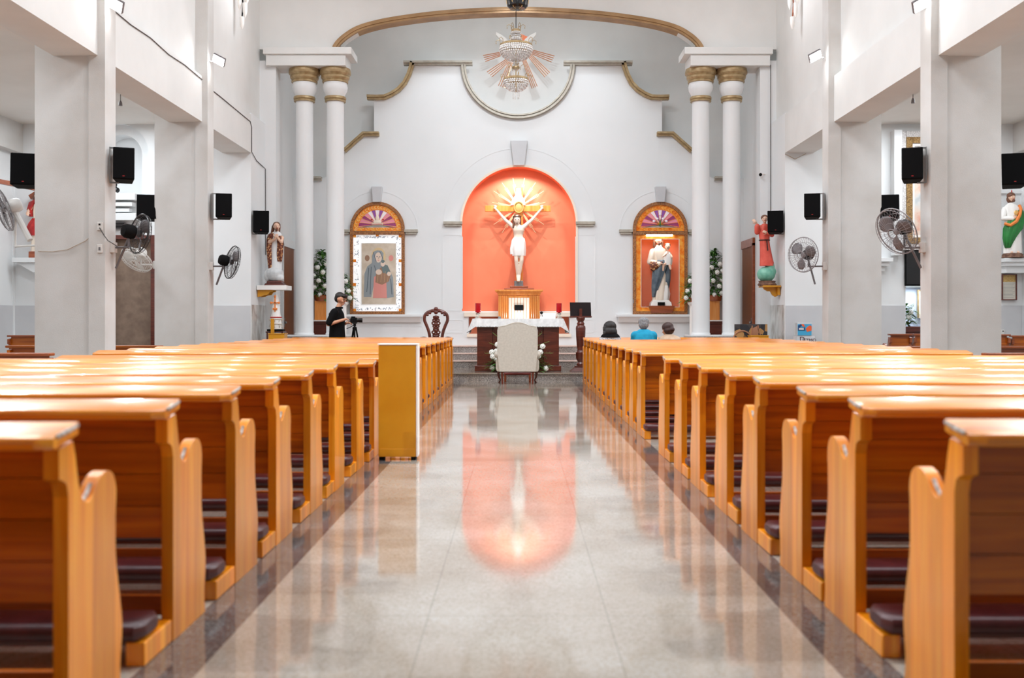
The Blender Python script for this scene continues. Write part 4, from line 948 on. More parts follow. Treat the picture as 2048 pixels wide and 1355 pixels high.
g.loft([(.16,-.1,1.02,.07,.06),(.17,-.1,1.14,.085,.07),(.165,-.1,1.28,.075,.06),(.16,-.1,1.34,.04,.04)],20); headshape(g,(.16,-.11,1.44),.085,-.1)
g.cap((.13,-.12,1.05),(.05,-.2,.98),.04,.03); g.cap((.05,-.2,.98),(.04,-.2,.86),.03,.022); g.cap((.2,-.12,1.04),(.22,-.2,.9),.04,.03); g.cap((.12,-.14,1.26),(.04,-.2,1.2),.03,.022); g.cap((.23,-.12,1.26),(.26,-.2,1.18),.03,.022)
blob(g,'heads_hands_and_child',SKIN2,r,vox=.011,it=2); face(r,(-.05,-.03,1.60),.10,.15); face(r,(.16,-.11,1.44),.08,-.1)
g = MB(); g.ell((-.05,.0,1.645),(.10,.105,.085)); g.cap((-.14,.0,1.60),(-.15,.0,1.46),.04,.035); g.cap((.04,.02,1.58),(.04,.03,1.46),.04,.035); g.ell((-.04,-.095,1.515),(.042,.034,.045)); g.ell((.165,-.075,1.49),(.076,.078,.05)); blob(g,'hair_and_beard',STH,r,vox=.011,it=2)
MB().loft([(.16,-.1,1.0,.10,.08),(.17,-.1,1.1,.105,.085),(.17,-.1,1.25,.09,.07),(.165,-.1,1.31,.06,.05)],24,6,.08).build('child_tunic', WHITEC, r, ang=80)
l = bpy.data.lights.new('niche_lamp','AREA'); l.shape='RECTANGLE'; l.size=.7; l.size_y=.08; l.energy=5
o = bpy.data.objects.new('niche_lamp', l); COL.objects.link(o); o.location = (a.x, 25.0, at(0,475,25).z); o.rotation_euler = (math.radians(-15),0,0)
# far right aisle: green-cloaked statue
a = at(2022,517,21.3)
r = thing('green_cloak_statue', (a.x+.02, 21.27, at(0,517.5,21.5).z+.01), 'bearded statue in white robe and green cloak on a wall ledge at the right edge', 'statue')
MB().lathe([(.22,0),(.21,.03),(.21,.06),(.18,.09)], 20, amp=.05, fold=6).build('rock_base', ROCK, r)
g = MB(); g.loft([(0,0,.09,.19,.12),(0,0,.3,.18,.12),(0,0,.7,.17,.11),(0,0,.9,.165,.11),(-.02,0,1.02,.18,.10),(-.03,0,1.08,.12,.08),(-.03,0,1.14,.05,.05)],40,8,.05)
g.cap((-.17,0,1.0),(-.22,-.04,.82),.06,.055); g.cap((-.22,-.04,.82),(-.06,-.12,.80),.055,.04); g.cap((.13,0,1.0),(.2,-.03,.82),.055,.05); g.cap((.2,-.03,.82),(.25,-.10,.74),.05,.035); g.build('white_robe', WHITEC, r, ang=80)
g = MB(); g.loft([(-.13,-.04,.2,.05,.08),(-.10,-.05,.4,.12,.11),(-.02,-.05,.6,.19,.12),(.04,-.04,.78,.17,.12),(.12,-.02,.95,.08,.09),(.12,0,1.04,.05,.06)],36,9,.09,.4); g.build('green_cloak', GREENR, r, ang=80)
MB().tube([(-.22,-.10,.70),(-.12,-.155,.66),(.0,-.165,.74),(.08,-.15,.88),(.12,-.11,1.0),(.12,-.04,1.08)], [.03,.035,.035,.03,.03,.03], 8).build('orange_sash', ORNG, r)
MB().ell((.02,-.12,.92),(.05,.015,.055)).build('gold_medallion', GOLD, r)
MB().tube([(.30,-.12,.05),(.27,-.12,.5),(.24,-.11,.98)], .016, 6).build('staff', REDW, r)
g = MB(); headshape(g,(-.03,-.02,1.25),.088,.2); hand(g,(-.05,-.13,.80),(.8,-.1,.5),(0,-1,0),.85); hand(g,(.25,-.11,.73),(.1,-.3,-.9),(1,0,0),.85); g.cap((.06,-.1,.11),(.05,-.17,.10),.03,.02); g.cap((-.06,-.08,.11),(-.08,-.15,.10),.03,.02); blob(g,'head_hands_feet',SKIN2,r,vox=.009,it=2); face(r,(-.03,-.02,1.25),.086,.2)
g = MB(); g.ell((-.035,.0,1.29),(.085,.09,.07)); g.ell((-.02,-.085,1.175),(.034,.028,.035)); g.ell((-.03,.04,1.22),(.08,.07,.09)); blob(g,'hair_and_beard',STH,r,vox=.009,it=2)
MB().ell((-.03,-.02,1.37),(.012,.012,.035)).build('flame', REDP, r)
# far left aisle: red-robed statue shouldering a brown beam
a = at(78,517,21.3)
r = thing('cross_bearing_statue', (a.x, 21.3, at(0,517,21.5).z+.002), 'red-robed statue carrying a brown wooden cross, half hidden behind the left pillar', 'statue')
MB().box(-.16,.2,-.13,.13,0,.13).build('plinth', REDW, r, bevel=.01)
MB().loft([(.03,0,.13,.19,.13),(.02,0,.5,.16,.12),(.0,0,.62,.15,.11),(.0,0,.75,.10,.1),(.0,0,.95,.12,.09),(.02,0,1.1,.12,.09),(.02,0,1.18,.05,.05)],36,8,.05).build('white_tunic', CREAMP, r, ang=80)
MB().loft([(-.03,0,.46,.17,.14),(-.05,0,.58,.2,.15),(-.03,0,.72,.16,.13),(.0,0,.82,.12,.11)],32,7,.09).loft([(-.15,0,.86,.05,.07),(-.17,0,1.0,.06,.09),(-.12,0,1.15,.07,.08),(-.05,.03,1.22,.05,.05)],20,5,.1).build('red_robe', noisy('deep_red_robe', rgb(160,20,24), rgb(196,48,44), 8, .45, .1), r, ang=80)
g = MB(); headshape(g,(-.01,-.03,1.29),.085,.3); g.cap((-.13,-.02,1.08),(-.2,-.08,.92),.04,.035); hand(g,(-.2,-.08,.92),(.3,-.6,-.2),(0,0,1),.85); blob(g,'head_and_hand',SKIN2,r,vox=.009,it=2); face(r,(-.01,-.03,1.29),.083,.3)
g = MB(); g.ell((-.02,.01,1.33),(.085,.09,.07)); g.cap((-.09,.02,1.3),(-.1,.03,1.14),.035,.03); blob(g,'hair',STH,r,vox=.009,it=2)
g = MB(); g.rbox((-.05,-.50,1.42),(.64,.05,.045),Euler((0,math.radians(5),math.radians(51))).to_matrix()); g.rbox((.05,.06,1.42),(.3,.05,.05),Euler((0,math.radians(-32),0)).to_matrix()); g.build('wooden_cross', REDW, r, bevel=.006)
# dark bust in the arched side altar
a = at(234,388,21.7)
r = thing('dark_bust', (a.x, 21.6, 3.85+.002), 'small dark bust on the stepped white cornice inside the left arched niche', 'statue')
MB().lathe([(.12,0),(.12,.05),(.06,.07),(.05,.09)],16).build('base', WHITEC, r)
g = MB(); g.ell((0,0,.14),(.10,.07,.07)); g.ell((0,0,.26),(.045,.05,.06)); g.cap((0,0,.16),(0,0,.22),.03,.03); blob(g,'bust',BLACKG,r,vox=.01,it=2)
a, b_ = at(225,443,21.3), at(246,457,21.3)
r = thing('wall_vent', (0,0,0), 'grey slatted vent above the brown doorway in the left aisle', 'vent')
MB().box(a.x-.2,b_.x,21.42,21.49,b_.z,a.z).build('frame', GREYP, r, bevel=.004)
sl = MB()
for k in range(4): sl.box(a.x-.18,b_.x-.02,21.41,21.43,b_.z+.02+.03*k,b_.z+.035+.03*k)
sl.build('slats', BLACK, r)
# ---------------------------------------------------------------- framed arched windows / niches
PINK = mat('pink_glass', rgb(240,150,170), .15); PLUM = mat('plum_glass', rgb(160,64,118), .15); VIOL = mat('violet_glass', rgb(150,84,170), .15); WHG = mat('white_glass', rgb(250,240,250), .15)
AMB = noisy('amber_glass', rgb(240,120,20), rgb(252,176,70), 14, .2, .1); FRW = noisy('mottled_bronze_frame', rgb(110,62,30), rgb(184,124,70), 40, .4, .4, .004)
BGL = mat('dark_frame_line', rgb(84,44,22), .4)
def arched_frame(cx, label, kind):
    d = 24.97; c = at(cx, 458, d); k = d/F; y0 = d-.05; y1 = 24.995
    r = thing('arched_stained_glass_frame', (0,0,0), label, 'window frame'); R0 = 54.5*k; R1 = 49*k
    zb_ = at(0,628,d).z; zm = at(0,466,d).z
    f = MB(); A = [(c.x-R0, zb_),(c.x-R0,c.z)] + [(c.x-R0*math.cos(PI*i/28), c.z+R0*math.sin(PI*i/28)) for i in range(1,28)] + [(c.x+R0,c.z),(c.x+R0,zb_)]
    strip('', A, -.07 if 0 else -.075, 0, y0, y1, FRW, mb=f)
    f.box(c.x-R0+.07, c.x+R0-.07, y0+.004, y1, zb_, zb_+.07).box(c.x-R0+.002, c.x+R0-.002, y0-.01, y1-.002, zm-.04, zm+.03)
    f.build('frame', FRW, r, fix=True)
    # fan light
    Y = d-.01; Ri = R0-.07; zc = zm+.05; hgt = c.z+Ri-zc
    def el(a, q=1.0): return (c.x+Ri*q*math.cos(a), zc+hgt*q*math.sin(a))
    g = MB(); n = 60
    for i in range(n):
        a0, a1 = PI*i/n, PI*(i+1)/n
        g.mi = 0; P = [el(a0,.80),el(a0,1),el(a1,1),el(a1,.80)]; g.add([(x,Y,z) for x,z in P], [(0,1,2,3)] if 0 else [(3,2,1,0)])
    g.mi = 0; g.add([(c.x-Ri,Y-.002,zc),(c.x+Ri,Y-.002,zc),(c.x+Ri,Y-.002,zc+.085),(c.x-Ri,Y-.002,zc+.085)], [(0,1,2,3)])
    seg = 15; pc = (c.x, zc+.16)
    for i in range(seg):
        a0, a1 = PI*i/seg, PI*(i+1)/seg
        g.mi = [1,2][i%2] if not 5 <= i <= 9 else [4,3,4,3,4][i-5]
        P0_, P1_ = el(a0,.80), el(a1,.80)
        g.add([(pc[0],Y,pc[1]),(P0_[0],Y,max(P0_[1],zc+.085)),(P1_[0],Y,max(P1_[1],zc+.085))], [(2,1,0)])
    g.build('fan_glass', [AMB,PINK,PLUM,VIOL,WHG], r, smooth=False, fix=False)
    cm = MB()
    for i in range(1,seg):
        a0 = PI*i/seg; p_ = el(a0,.8); cm.tube([(pc[0],Y-.004,pc[1]),(p_[0],Y-.004,max(p_[1],zc+.085))], .005, 4)
    for i in range(22):
        a0 = PI*(i+.5)/22; p_ = el(a0,.9); cm.tube([(p_[0]+.035*math.cos(t),Y-.004,p_[1]+.035*math.sin(t)) for t in [a0+j*.6 for j in range(7)]], .010, 4)
    for i in range(9):
        x = c.x-Ri*.85+i*Ri*1.7/8; cm.tube([(x+.04*math.cos(t),Y-.005,zc+.045+.025*math.sin(t)) for t in [j*.8 for j in range(7)]], .008, 4)
    cm.build('scroll_leading', mat('pale_amber', rgb(255,206,130), .4) if kind == 'icon' else AMB, r)
    e = MB()
    if kind == 'icon':
        e.ell((c.x,Y-.01,zc+.22),(.10,.02,.05),12,6); e.ell((c.x,Y-.01,zc+.31),(.05,.02,.07),12,6); e.box(c.x-.13,c.x+.13,Y-.025,Y,zc+.14,zc+.20)
        e.build('crown_ornament', CREAMP, r); e = MB()
        for j in range(9): e.ell((c.x-.11+.0275*j,Y-.03,zc+.165),(.012,.008,.012),8,5)
        for s in (-1,1): e.ell((c.x+s*.14,Y-.01,zc+.28),(.025,.01,.018),8,5)
        e.build('red_jewels', REDP, r)
    else:
        for a_ in (-1.1,-.5,0,.5,1.1):
            leaf(e, (c.x,Y-.015,zc+.10), (math.sin(a_),0,math.cos(a_)), .24, .02, .2)
        e.build('green_leaves', GREEN, r, smooth=False); e = MB()
        for x,z in ((-.07,.30),(.07,.30),(0,.40),(-.15,.24),(.15,.24)): MB().ell((c.x+x,Y-.015,zc+z),(.035,.012,.03),10,6).build('white_lily', WHG, r)
    # inner margin of amber/silver with orange corner blocks
    x0, x1 = c.x-R0+.075, c.x+R0-.075; z0, z1 = zb_+.07, zm-.04
    mg = MB(); t = .30 if kind == 'icon' else .12
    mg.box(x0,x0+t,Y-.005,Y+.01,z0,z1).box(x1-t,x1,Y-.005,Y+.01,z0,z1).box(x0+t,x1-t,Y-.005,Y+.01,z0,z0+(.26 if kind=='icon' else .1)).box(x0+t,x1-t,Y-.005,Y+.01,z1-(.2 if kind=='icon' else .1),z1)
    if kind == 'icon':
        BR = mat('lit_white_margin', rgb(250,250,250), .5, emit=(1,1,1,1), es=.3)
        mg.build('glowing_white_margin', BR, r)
        lf = MB(); rn_ = random.Random(2)
        for j in range(320):
            sd_ = rn_.choice((0,1,2,3)); u = rn_.random()
            if sd_ < 2: x = (x0+.03+rn_.uniform(0,.1)) if sd_ == 0 else (x1-.03-rn_.uniform(0,.1)); z = z0+u*(z1-z0)
            else: x = x0+u*(x1-x0); z = z0+.03+rn_.uniform(0,.06) if sd_ == 2 else z1-.03-rn_.uniform(0,.05)
            lf.ell((x,Y-.01,z),(rn_.uniform(.006,.018),.004,rn_.uniform(.006,.018)),7,4)
        lf.build('silver_leaf_ornament', mat('silver_leaf', rgb(176,184,194), .5), r)
        cb = MB()
        for x in (x0+.03,x1-.03):
            for z in (z0+.03, z0+(z1-z0)*.35, z0+(z1-z0)*.66, z1-.03): cb.box(x-.04,x+.04,Y-.015,Y,z-.035,z+.035)
        cb.box(c.x-.035,c.x+.035,Y-.015,Y,z1-.04,z1); cb.build('orange_glass_blocks', AMB, r)
        # plain devotional painting: mother and child as simple painted shapes, glare put into colours
        q0, q1 = at(724,608,d), at(792,487,d); w_ = q1.x-q0.x; h_ = q1.z-q0.z
        pr = thing('devotional_painting', (0,0,0), 'light-washed painting of a veiled mother holding a child, inside the left arched frame', 'painting')
        MB().box(q0.x,q1.x,Y-.03,Y-.006,q0.z,q1.z).build('canvas', noisy('light_washed_gold_ground', rgb(206,190,168), rgb(224,210,192), 5, .6, 0), pr)
        MB().box(q0.x-.01,q1.x+.01,Y-.034,Y-.006,q0.z-.01,q0.z).box(q0.x-.01,q1.x+.01,Y-.034,Y-.006,q1.z,q1.z+.01).box(q0.x-.01,q0.x,Y-.034,Y-.006,q0.z,q1.z).box(q1.x,q1.x+.01,Y-.034,Y-.006,q0.z,q1.z).build('edge', WHITEC, pr)
        def shp(name, pts, m, dy): MB().prism([(q0.x+u*w_, q0.z+v*h_) for u,v in pts], Y-.03-dy, Y-.028, 'y').build(name, m, pr, fix=True)
        DG_ = mat('light_washed_blue_grey', rgb(150,158,162), .6); PK = mat('light_washed_rose', rgb(226,150,140), .6); SK = mat('light_washed_flesh', rgb(234,212,194), .6); BR_ = mat('light_washed_brown', rgb(160,124,100), .6); DG2 = mat('light_washed_teal_grey', rgb(110,126,126), .6)
        ov = lambda cx_,cy_,a_,b_: [(cx_+a_*math.cos(t), cy_+b_*math.sin(t)) for t in [2*PI*i/20 for i in range(20)]]
        shp('cloak', [(.06,.12),(.08,.5),(.16,.62),(.34,.70),(.5,.72),(.68,.66),(.82,.56),(.92,.44),(.94,.12),(.75,.10),(.6,.3),(.35,.3),(.28,.12)], DG_, .002)
        shp('dress', [(.33,.1),(.36,.45),(.5,.5),(.72,.4),(.74,.1)], PK, .003)
        shp('veil', [(.30,.66),(.30,.80),(.36,.87),(.46,.89),(.58,.88),(.64,.84),(.62,.72),(.5,.64)], DG_, .004)
        shp('mother_face', ov(.49,.77,.10,.085), SK, .005)
        shp('child_robe', [(.40,.36),(.42,.5),(.55,.6),(.66,.64),(.78,.6),(.86,.5),(.8,.38),(.6,.32)], BR_, .006)
        shp('child_cloak', [(.62,.52),(.58,.62),(.66,.66),(.76,.64),(.84,.54),(.72,.5)], DG2, .007)
        shp('child_face', ov(.62,.67,.065,.05), SK, .008); shp('child_hair', ov(.62,.705,.055,.025), DG2, .009)
        shp('hands', ov(.50,.53,.09,.045), SK, .009); shp('child_hand', ov(.80,.50,.06,.035), SK, .009)
        shp('halo', ov(.49,.78,.21,.155), mat('pale_gold_halo', rgb(222,196,150), .6), .001)
        LN = mat('fold_line', rgb(92,104,112), .6)
        for u0,u1,v0,v1 in ((.20,.14,.60,.2),(.27,.24,.62,.16),(.33,.42,.86,.70),(.84,.88,.42,.16),(.36,.44,.64,.50),(.52,.62,.87,.74)): shp('cloak_fold', [(u0,v0),(u0+.018,v0),(u1+.018,v1),(u1,v1)], LN, .0065)
        for u0,v0 in ((.45,.785),(.53,.78)): shp('painted_eye', ov(u0,v0,.02,.007), LN, .0075)
        shp('painted_nose', [(.49,.785),(.505,.75),(.485,.75)], BR_, .0075); shp('painted_lips', ov(.49,.725,.025,.007), PK, .0075)
        for u0 in (.45,.55,.65,.75): shp('robe_fold', [(u0,.36),(u0+.012,.36),(u0+.05,.54),(u0+.035,.54)], mat('ochre_line', rgb(196,160,120), .6), .0072)
        for sx_ in (.16,.86): shp('small_figure', ov(sx_,.76,.07,.05), BR_ if sx_ < .5 else PK, .004)
    else:
        mg.build('amber_glass_margin', AMB, r)
        strip('thin_inner_line', [(x0+t+.01,z0+.11),(x0+t+.01,z1-.11),(x1-t-.01,z1-.11),(x1-t-.01,z0+.11),(x0+t+.01,z0+.11)], 0, .012, Y-.012, Y, CREAMP, r)
        MB().box(c.x-.34,c.x+.30,d-.06,d-.02,zm-.075,zm-.035).build('lamp_tube', emis('tube_glow',(1,.98,.95,1),6), r)
    MB().box(c.x-R0-.004,c.x-R0+.02,y0-.012,y0,zb_+.27,zb_+.36).build('hinge', STEEL, r)
arched_frame(755, 'tall arched bronze frame with stained-glass fanlight around the lit painting, left of the orange niche', 'icon')
arched_frame(1320, 'tall arched frame with amber glass border around the saint-and-child niche, right side', 'niche')
# ---------------------------------------------------------------- loudspeakers
def speaker(cx, cy, d, w_, h, rz, bs, label, tilt=6, group='black loudspeakers on pillars and walls', bracket=True):
    p = at(cx, cy, d); r = thing('loudspeaker', p, label, 'speaker', group, math.radians(rz))
    Rt = Matrix.Rotation(math.radians(-tilt),4,'X')
    m = MB(); m.X = Rt; hw, hh = w_/2, h/2
    m.add([(-hw,-.13,-hh),(hw,-.13,-hh),(hw*.72,.13,-hh),(-hw*.72,.13,-hh),(-hw,-.13,hh),(hw,-.13,hh),(hw*.72,.13,hh),(-hw*.72,.13,hh)], [(3,2,1,0),(4,5,6,7),(0,1,5,4),(1,2,6,5),(2,3,7,6),(3,0,4,7)])
    m.build('cabinet', BLACK, r, bevel=.012)
    m = MB(); m.X = Rt; m.box(-hw*.93,hw*.93,-.142,-.128,-hh*.95,hh*.95); m.build('grille', GRILLE, r, bevel=.006)
    m = MB(); m.X = Rt; m.box(-.014,.014,-.146,-.14,-hh*.82,-hh*.785); m.build('red_badge', REDP, r)
    if bracket:
        b = MB(); x = bs*(hw+.055)
        b.box(x-.016,x+.016,-.0,.09,-hh*1.1,hh*1.12).box(min(x,bs*hw*.5),max(x,bs*hw*.5),.02,.05,-hh*1.05-.01,-hh*1.05+.012).box(min(x,bs*hw*.5),max(x,bs*hw*.5),.02,.05,hh*1.03,hh*1.03+.02)
        b.build('wall_bracket', STEEL, r)
    return r
for s in (-1, 1):
    sd = 'left' if s < 0 else 'right'; fx = lambda x: x if s < 0 else 2072-x
    speaker(fx(248.5), 331, 13.85, .275, .44, -18*s, s, 'black loudspeaker on the aisle side of the nearer big %s pillar' % sd)
    speaker(fx(448), 413, 18.35, .285, .43, -14*s, s, 'black loudspeaker on the aisle side of the farther %s pillar' % sd)
    speaker(fx(523) if s < 0 else 1550, 445, 21.62, .33, .46, -10*s, s, 'black loudspeaker on the %s wall beside the statue shelf' % sd)
    speaker(fx(295), 416, 18.3, .34, .44, -12*s, -s, 'black loudspeaker on the outer side of the farther %s pillar, facing the side aisle' % sd, bracket=False)
    speaker(fx(50) if s < 0 else 2026, 342, 14.0, .33, .44, -16*s, -s, 'black loudspeaker near the %s photo edge, on the outer side of the nearer pillar' % sd, bracket=False)
# ---------------------------------------------------------------- wall fans
def fan(c, nrm, R, colm, bladem, motorm, anchor, label, pole=None, pr=.017):
    """round caged fan centred at c, blowing along nrm, arm to the anchor point on the pillar"""
    c = Vector(c); r = thing('wall_fan', c, label, 'fan', 'caged fans on the pillars'); n = Vector(nrm).normalized()
    Q = n.to_track_quat('Z','Y').to_matrix()
    M4 = Q.to_4x4()
    g = MB(); g.X = M4
    ring = lambda rr, z, t: g.tube([(rr*math.cos(a),rr*math.sin(a),z) for a in [2*PI*i/36 for i in range(36)]], t, 5, close=True)
    ring(R, 0, .009); ring(R*.97, .045, .004); ring(R*.72,.075,.003); ring(R*.45,.088,.003); ring(R*.2,.095,.008); ring(R*.72,-.05,.003); ring(R*.4,-.06,.003)
    for k in range(36):
        a = 2*PI*k/36; u = (math.cos(a), math.sin(a))
        g.tube([(u[0]*q*R,u[1]*q*R,z) for q,z in ((.2,.095),(.5,.087),(.85,.065),(.97,.045),(1,0),(.85,-.035),(.5,-.058),(.25,-.062))], .0022, 4)
    g.build('guard', colm, r)
    b = MB(); b.X = M4
    for k in range(3):
        a = 2*PI*k/3+.3; P = []
        for i in range(6):
            q = R*(.14+.72*i/5); wd = [.20,.5,.62,.60,.50,.2][i]
            for j, t in enumerate((-wd,-wd/3,wd/3,wd)):
                aa = a+t; P.append((q*math.cos(aa), q*math.sin(aa), .02+ t*.055))
        b.add(P, [(4*i+j,4*i+j+1,4*i+j+5,4*i+j+4) for i in range(5) for j in range(3)])
    o = b.build('blades', bladem, r, fix=True); so = o.modifiers.new('s','SOLIDIFY'); so.thickness = .004
    h = MB(); h.X = M4; h.lathe([(.0,.04),(.03,.04),(.05,.02),(.05,-.01)],20); h.build('hub', colm if colm is not BLACK else GREYP, r)
    h = MB(); h.X = M4; h.lathe([(.04,-.05),(.085,-.07),(.10,-.11),(.095,-.19),(.075,-.225),(.02,-.235)],24); h.build('motor_housing', motorm, r, ang=40)
    an = Vector(anchor)-c; mt = n*-.15
    t = MB(); t.tube([mt+Vector((0,0,-.06)), mt+Vector((0,0,-.16)), Vector((mt.x,mt.y,an.z))], .016, 8); t.tube([Vector((mt.x,mt.y,an.z)), an], .014, 8)
    t.build('arm', GREYP if motorm is BLACK else WHITEP, r)
    if pole:
        t = MB(); t.tube([mt+Vector((0,0,-.10)), Vector(pole)-c], pr, 8); t.build('pole', WHITEP if motorm is WHITEP else GREYP, r)
    MB().box(an.x-.03,an.x+.03,an.y-.05,an.y+.05,an.z-.07,an.z+.07).build('wall_plate', WHITEP, r, bevel=.004)
    return r
WIREB = mat('black_wire', rgb(40,38,40), .35); WIREG = mat('grey_wire', rgb(140,136,138), .35)
fan(at(278,467,13.9), (.68,.72,-.15), .27, WIREB, FANB, BLACK, (-5.47,13.87,at(0,495,13.9).z), 'black-motored caged fan on the nearer left pillar, seen from behind its motor', pole=at(232,536,13.9))
fan(at(463,524,18.4), (.78,.58,-.2), .30, WIREB, WIREG, BLACK, (-5.47,18.3,at(0,532,18.3).z), 'black caged fan on the farther left pillar, tilted toward the aisle', pole=at(433,569,18.4))
fan(at(274,518,18.1), (-.25,-.62,-.75), .29, WHITEP, WHITEP, WHITEP, (-6.47,18.3,at(0,529,18.2).z), 'white caged fan tilted downward beside the brown doorway, behind the black fan')
fan(at(8,417,14.0), (-.80,-.50,-.35), .31, WIREG, FANB, WHITEP, (-6.47,13.85,at(0,492,14).z), 'white-motored caged fan at the left photo edge', pole=at(60,480,14.0), pr=.04)
fan(at(1607,509,18.3), (-.75,-.60,-.05), .31, WIREG, FANB, BLACK, (5.47,18.3,at(0,532,18.3).z), 'round grey caged fan on the farther right pillar, facing the camera', pole=at(1630,568,18.3))
fan(at(1794,462,13.9), (-.85,-.40,-.45), .33, WIREG, FANB, BLACK, (5.47,13.87,at(0,495,13.9).z), 'large grey caged fan on the nearer right pillar, tilted down into the aisle', pole=at(1842,536,13.9))
# ---------------------------------------------------------------- floodlights on the pilasters
def flood(p, s, label):
    r = thing('floodlight', p, label, 'floodlight', 'white floodlights on the pilasters'); yaw = math.radians(-38*s if 0 else 0)
    R = Euler((math.radians(-52), math.radians(-s*28), 0)).to_matrix()
    MB().rbox((0,0,0),(.12,.085,.022),R).build('housing', GREYP, r, bevel=.008)
    MB().rbox(R@Vector((0,0,-.026)),(.105,.07,.006),R).build('lit_face', LAMP, r)
    MB().tube([(s*.05,.06,.0),(s*.12,.06,-.02),(s*.16,.0,-.02)], .012, 6).build('bracket', STEEL, r)
for s in (-1,1):
    sd = 'left' if s < 0 else 'right'
    for d, py, px_ in ((4.65,None,None),(9.15,None,None),(13.65,8,231),(18.16,120,438)):
        if py is None: p = Vector((s*5.32, d+.1, 5.8))
        else: p = at(px_ if s < 0 else 2072-px_-(4 if d > 15 else 0), py-(8 if s > 0 and d > 15 else 0), d+.1)
        if py is not None: flood(p, s, 'glaring white floodlight on the %s %s pilaster' % ('farther' if d > 15 else 'nearer', sd))
        o = spot('floodlight_beam', p + Vector((-s*.06,-.0,-.06)), p + Vector((-s*1.6,(.3 if d > 15 else -.3),(-1.25 if d > 10 else -2.6))), (650 if d < 5 else 820), 132, 1.0, .07, (.88,.94,1))
# ---------------------------------------------------------------- chandelier, canopy, dove with rays
CD = 20.0; cc = at(1032,0,CD); cz = lambda y: at(0,y,CD).z
r = thing('chandelier', (cc.x, CD, 0), 'two-tier crystal bead chandelier hanging on a chain in front of the chancel arch', 'chandelier')
MB().tube([(0,0,cz(56)),(0,0,9.7)], .007, 6).build('chain', BLACK, r)
k = CD/F
bead = MB()
def beadring(rad, z, rb, m):
    for i in range(m):
        a = 2*PI*i/m; bead.ell((rad*math.cos(a),rad*math.sin(a),z),(rb,rb,rb*1.15),6,4)
for rad, y in ((8,64),(9,68),(9.5,72),(10,76),(11,80),(13,84),(10,66),(10.5,78)): beadring(rad*k, cz(y), .013, 26)
for rad, y in ((32,95),(32.5,99),(31.5,103),(29.5,107),(26.5,111),(22,115),(16,118),(9,120)): beadring(rad*k, cz(y), .019, max(14,int(rad*1.5)))
for rad, y in ((24.5,163),(24,167),(22,171),(19,175),(14,179),(7,181.5)): beadring(rad*k, cz(y), .017, max(10,int(rad*1.4)))
for rad, y in ((6,122),(6,127),(6,132)): beadring(rad*k, cz(y), .012, 14)
for i in range(10): 
    a = 2*PI*i/10; bead.tube([(6*k*math.cos(a),6*k*math.sin(a),cz(138)),(6*k*math.cos(a),6*k*math.sin(a),cz(157))], .006, 5)
bead.build('crystal_beads', CRYSTAL, r); r.children[-1]['kind'] = 'stuff'
g = MB()
for rad, y in ((31,91),(24,159),(9,62)): g.lathe([(rad*k*.96,-.02),(rad*k*1.02,-.01),(rad*k*1.03,.02),(rad*k*.97,.03)], 32, (0,0,cz(y)), caps=False)
g.lathe([(6*k,cz(139)),(8*k,cz(136)),(7*k,cz(133))], 20); g.tube([(0,0,cz(60)),(0,0,cz(184))], .012, 6)
g.build('gilt_bands', GOLDM, r)
for rad, y, m, h in ((31,91,10,.10),(23,158,9,.07),(9,60,6,.10),(9,140,5,.10)):
    for i in range(m):
        a = 2*PI*i/m; u = Vector((math.cos(a),math.sin(a),0)); b0 = u*rad*k+Vector((0,0,cz(y)))
        MB().tube([b0, b0+Vector((0,0,h*.8))+u*.01, b0+Vector((0,0,h*1.1))+u*.05, b0+Vector((0,0,h*.8))+u*.09, b0+Vector((0,0,h*.5))+u*.085], .006, 5).ell(b0+Vector((0,0,h*.42))+u*.085,(.008,.008,.02),6,4).build('scroll_arm', WORN_GLINT if 0 else GOLDM, r)
dr_ = MB()
for i in range(7):
    a = 2*PI*i/7; dr_.tube([(4.5*k*1.4*math.cos(a),4.5*k*1.4*math.sin(a),cz(182)),(4.5*k*1.4*math.cos(a),4.5*k*1.4*math.sin(a),cz(194))], [.005,.005], 5); dr_.ell((4.5*k*1.4*math.cos(a),4.5*k*1.4*math.sin(a),cz(196)),(.009,.009,.018),6,4)
dr_.build('drops', CRYSTAL, r)
r = thing('hanging_canopy', (cc.x+.03, 19.4, 0), 'black rounded hanging fixture with gold trim at the top edge above the chandelier', 'light fitting')
zc = at(0,-4,19.4).z
MB().lathe([(.06,-.21),(.15,-.205),(.195,-.16),(.21,-.05),(.21,.1),(.17,.16)], 32, (0,0,zc)).build('shell', BLACKG, r)
for i in range(6):
    a = 2*PI*i/6; MB().tube([(.06*math.cos(a),.06*math.sin(a),zc-.21),(.16*math.cos(a),.16*math.sin(a),zc-.2),(.205*math.cos(a),.205*math.sin(a),zc-.1),(.214*math.cos(a),.214*math.sin(a),zc+.06)], .006, 5).build('gold_scroll', GOLD, r)
MB().tube([(0,0,zc+.1),(0,0,9.7)], .02, 8).build('rod', BLACK, r)
dd = 24.9; dc = at(1032,92,dd)
r = thing('dove_sunburst', dc, 'white dove relief with fans of golden rays behind the chandelier on the high wall', 'relief')
ry = MB(); K = dd/F
for (x0,y0,x1,y1,n_,dx,dy) in ((999,104,966,111,4,1.5,4),(1012,118,974,144,4,3.2,3.2),(1018,122,997,171,4,4,1.6),(1045,120,1064,177,4,3.5,-1.4),(1056,112,1090,154,4,3.2,-3),(1064,99,1109,112,4,-2,4)):
    for j in range(n_):
        ex_ = x1+dx*j; ey_ = y1+dy*j; sx_ = x0+dx*.55*j; sy_ = y0+dy*.55*j
        ry.tube([((sx_-1032)*K,.03,(92-sy_)*K),((ex_-1032)*K,.0,(92-ey_)*K)], .012, 6)
ry.build('golden_rays', COPPER, r)
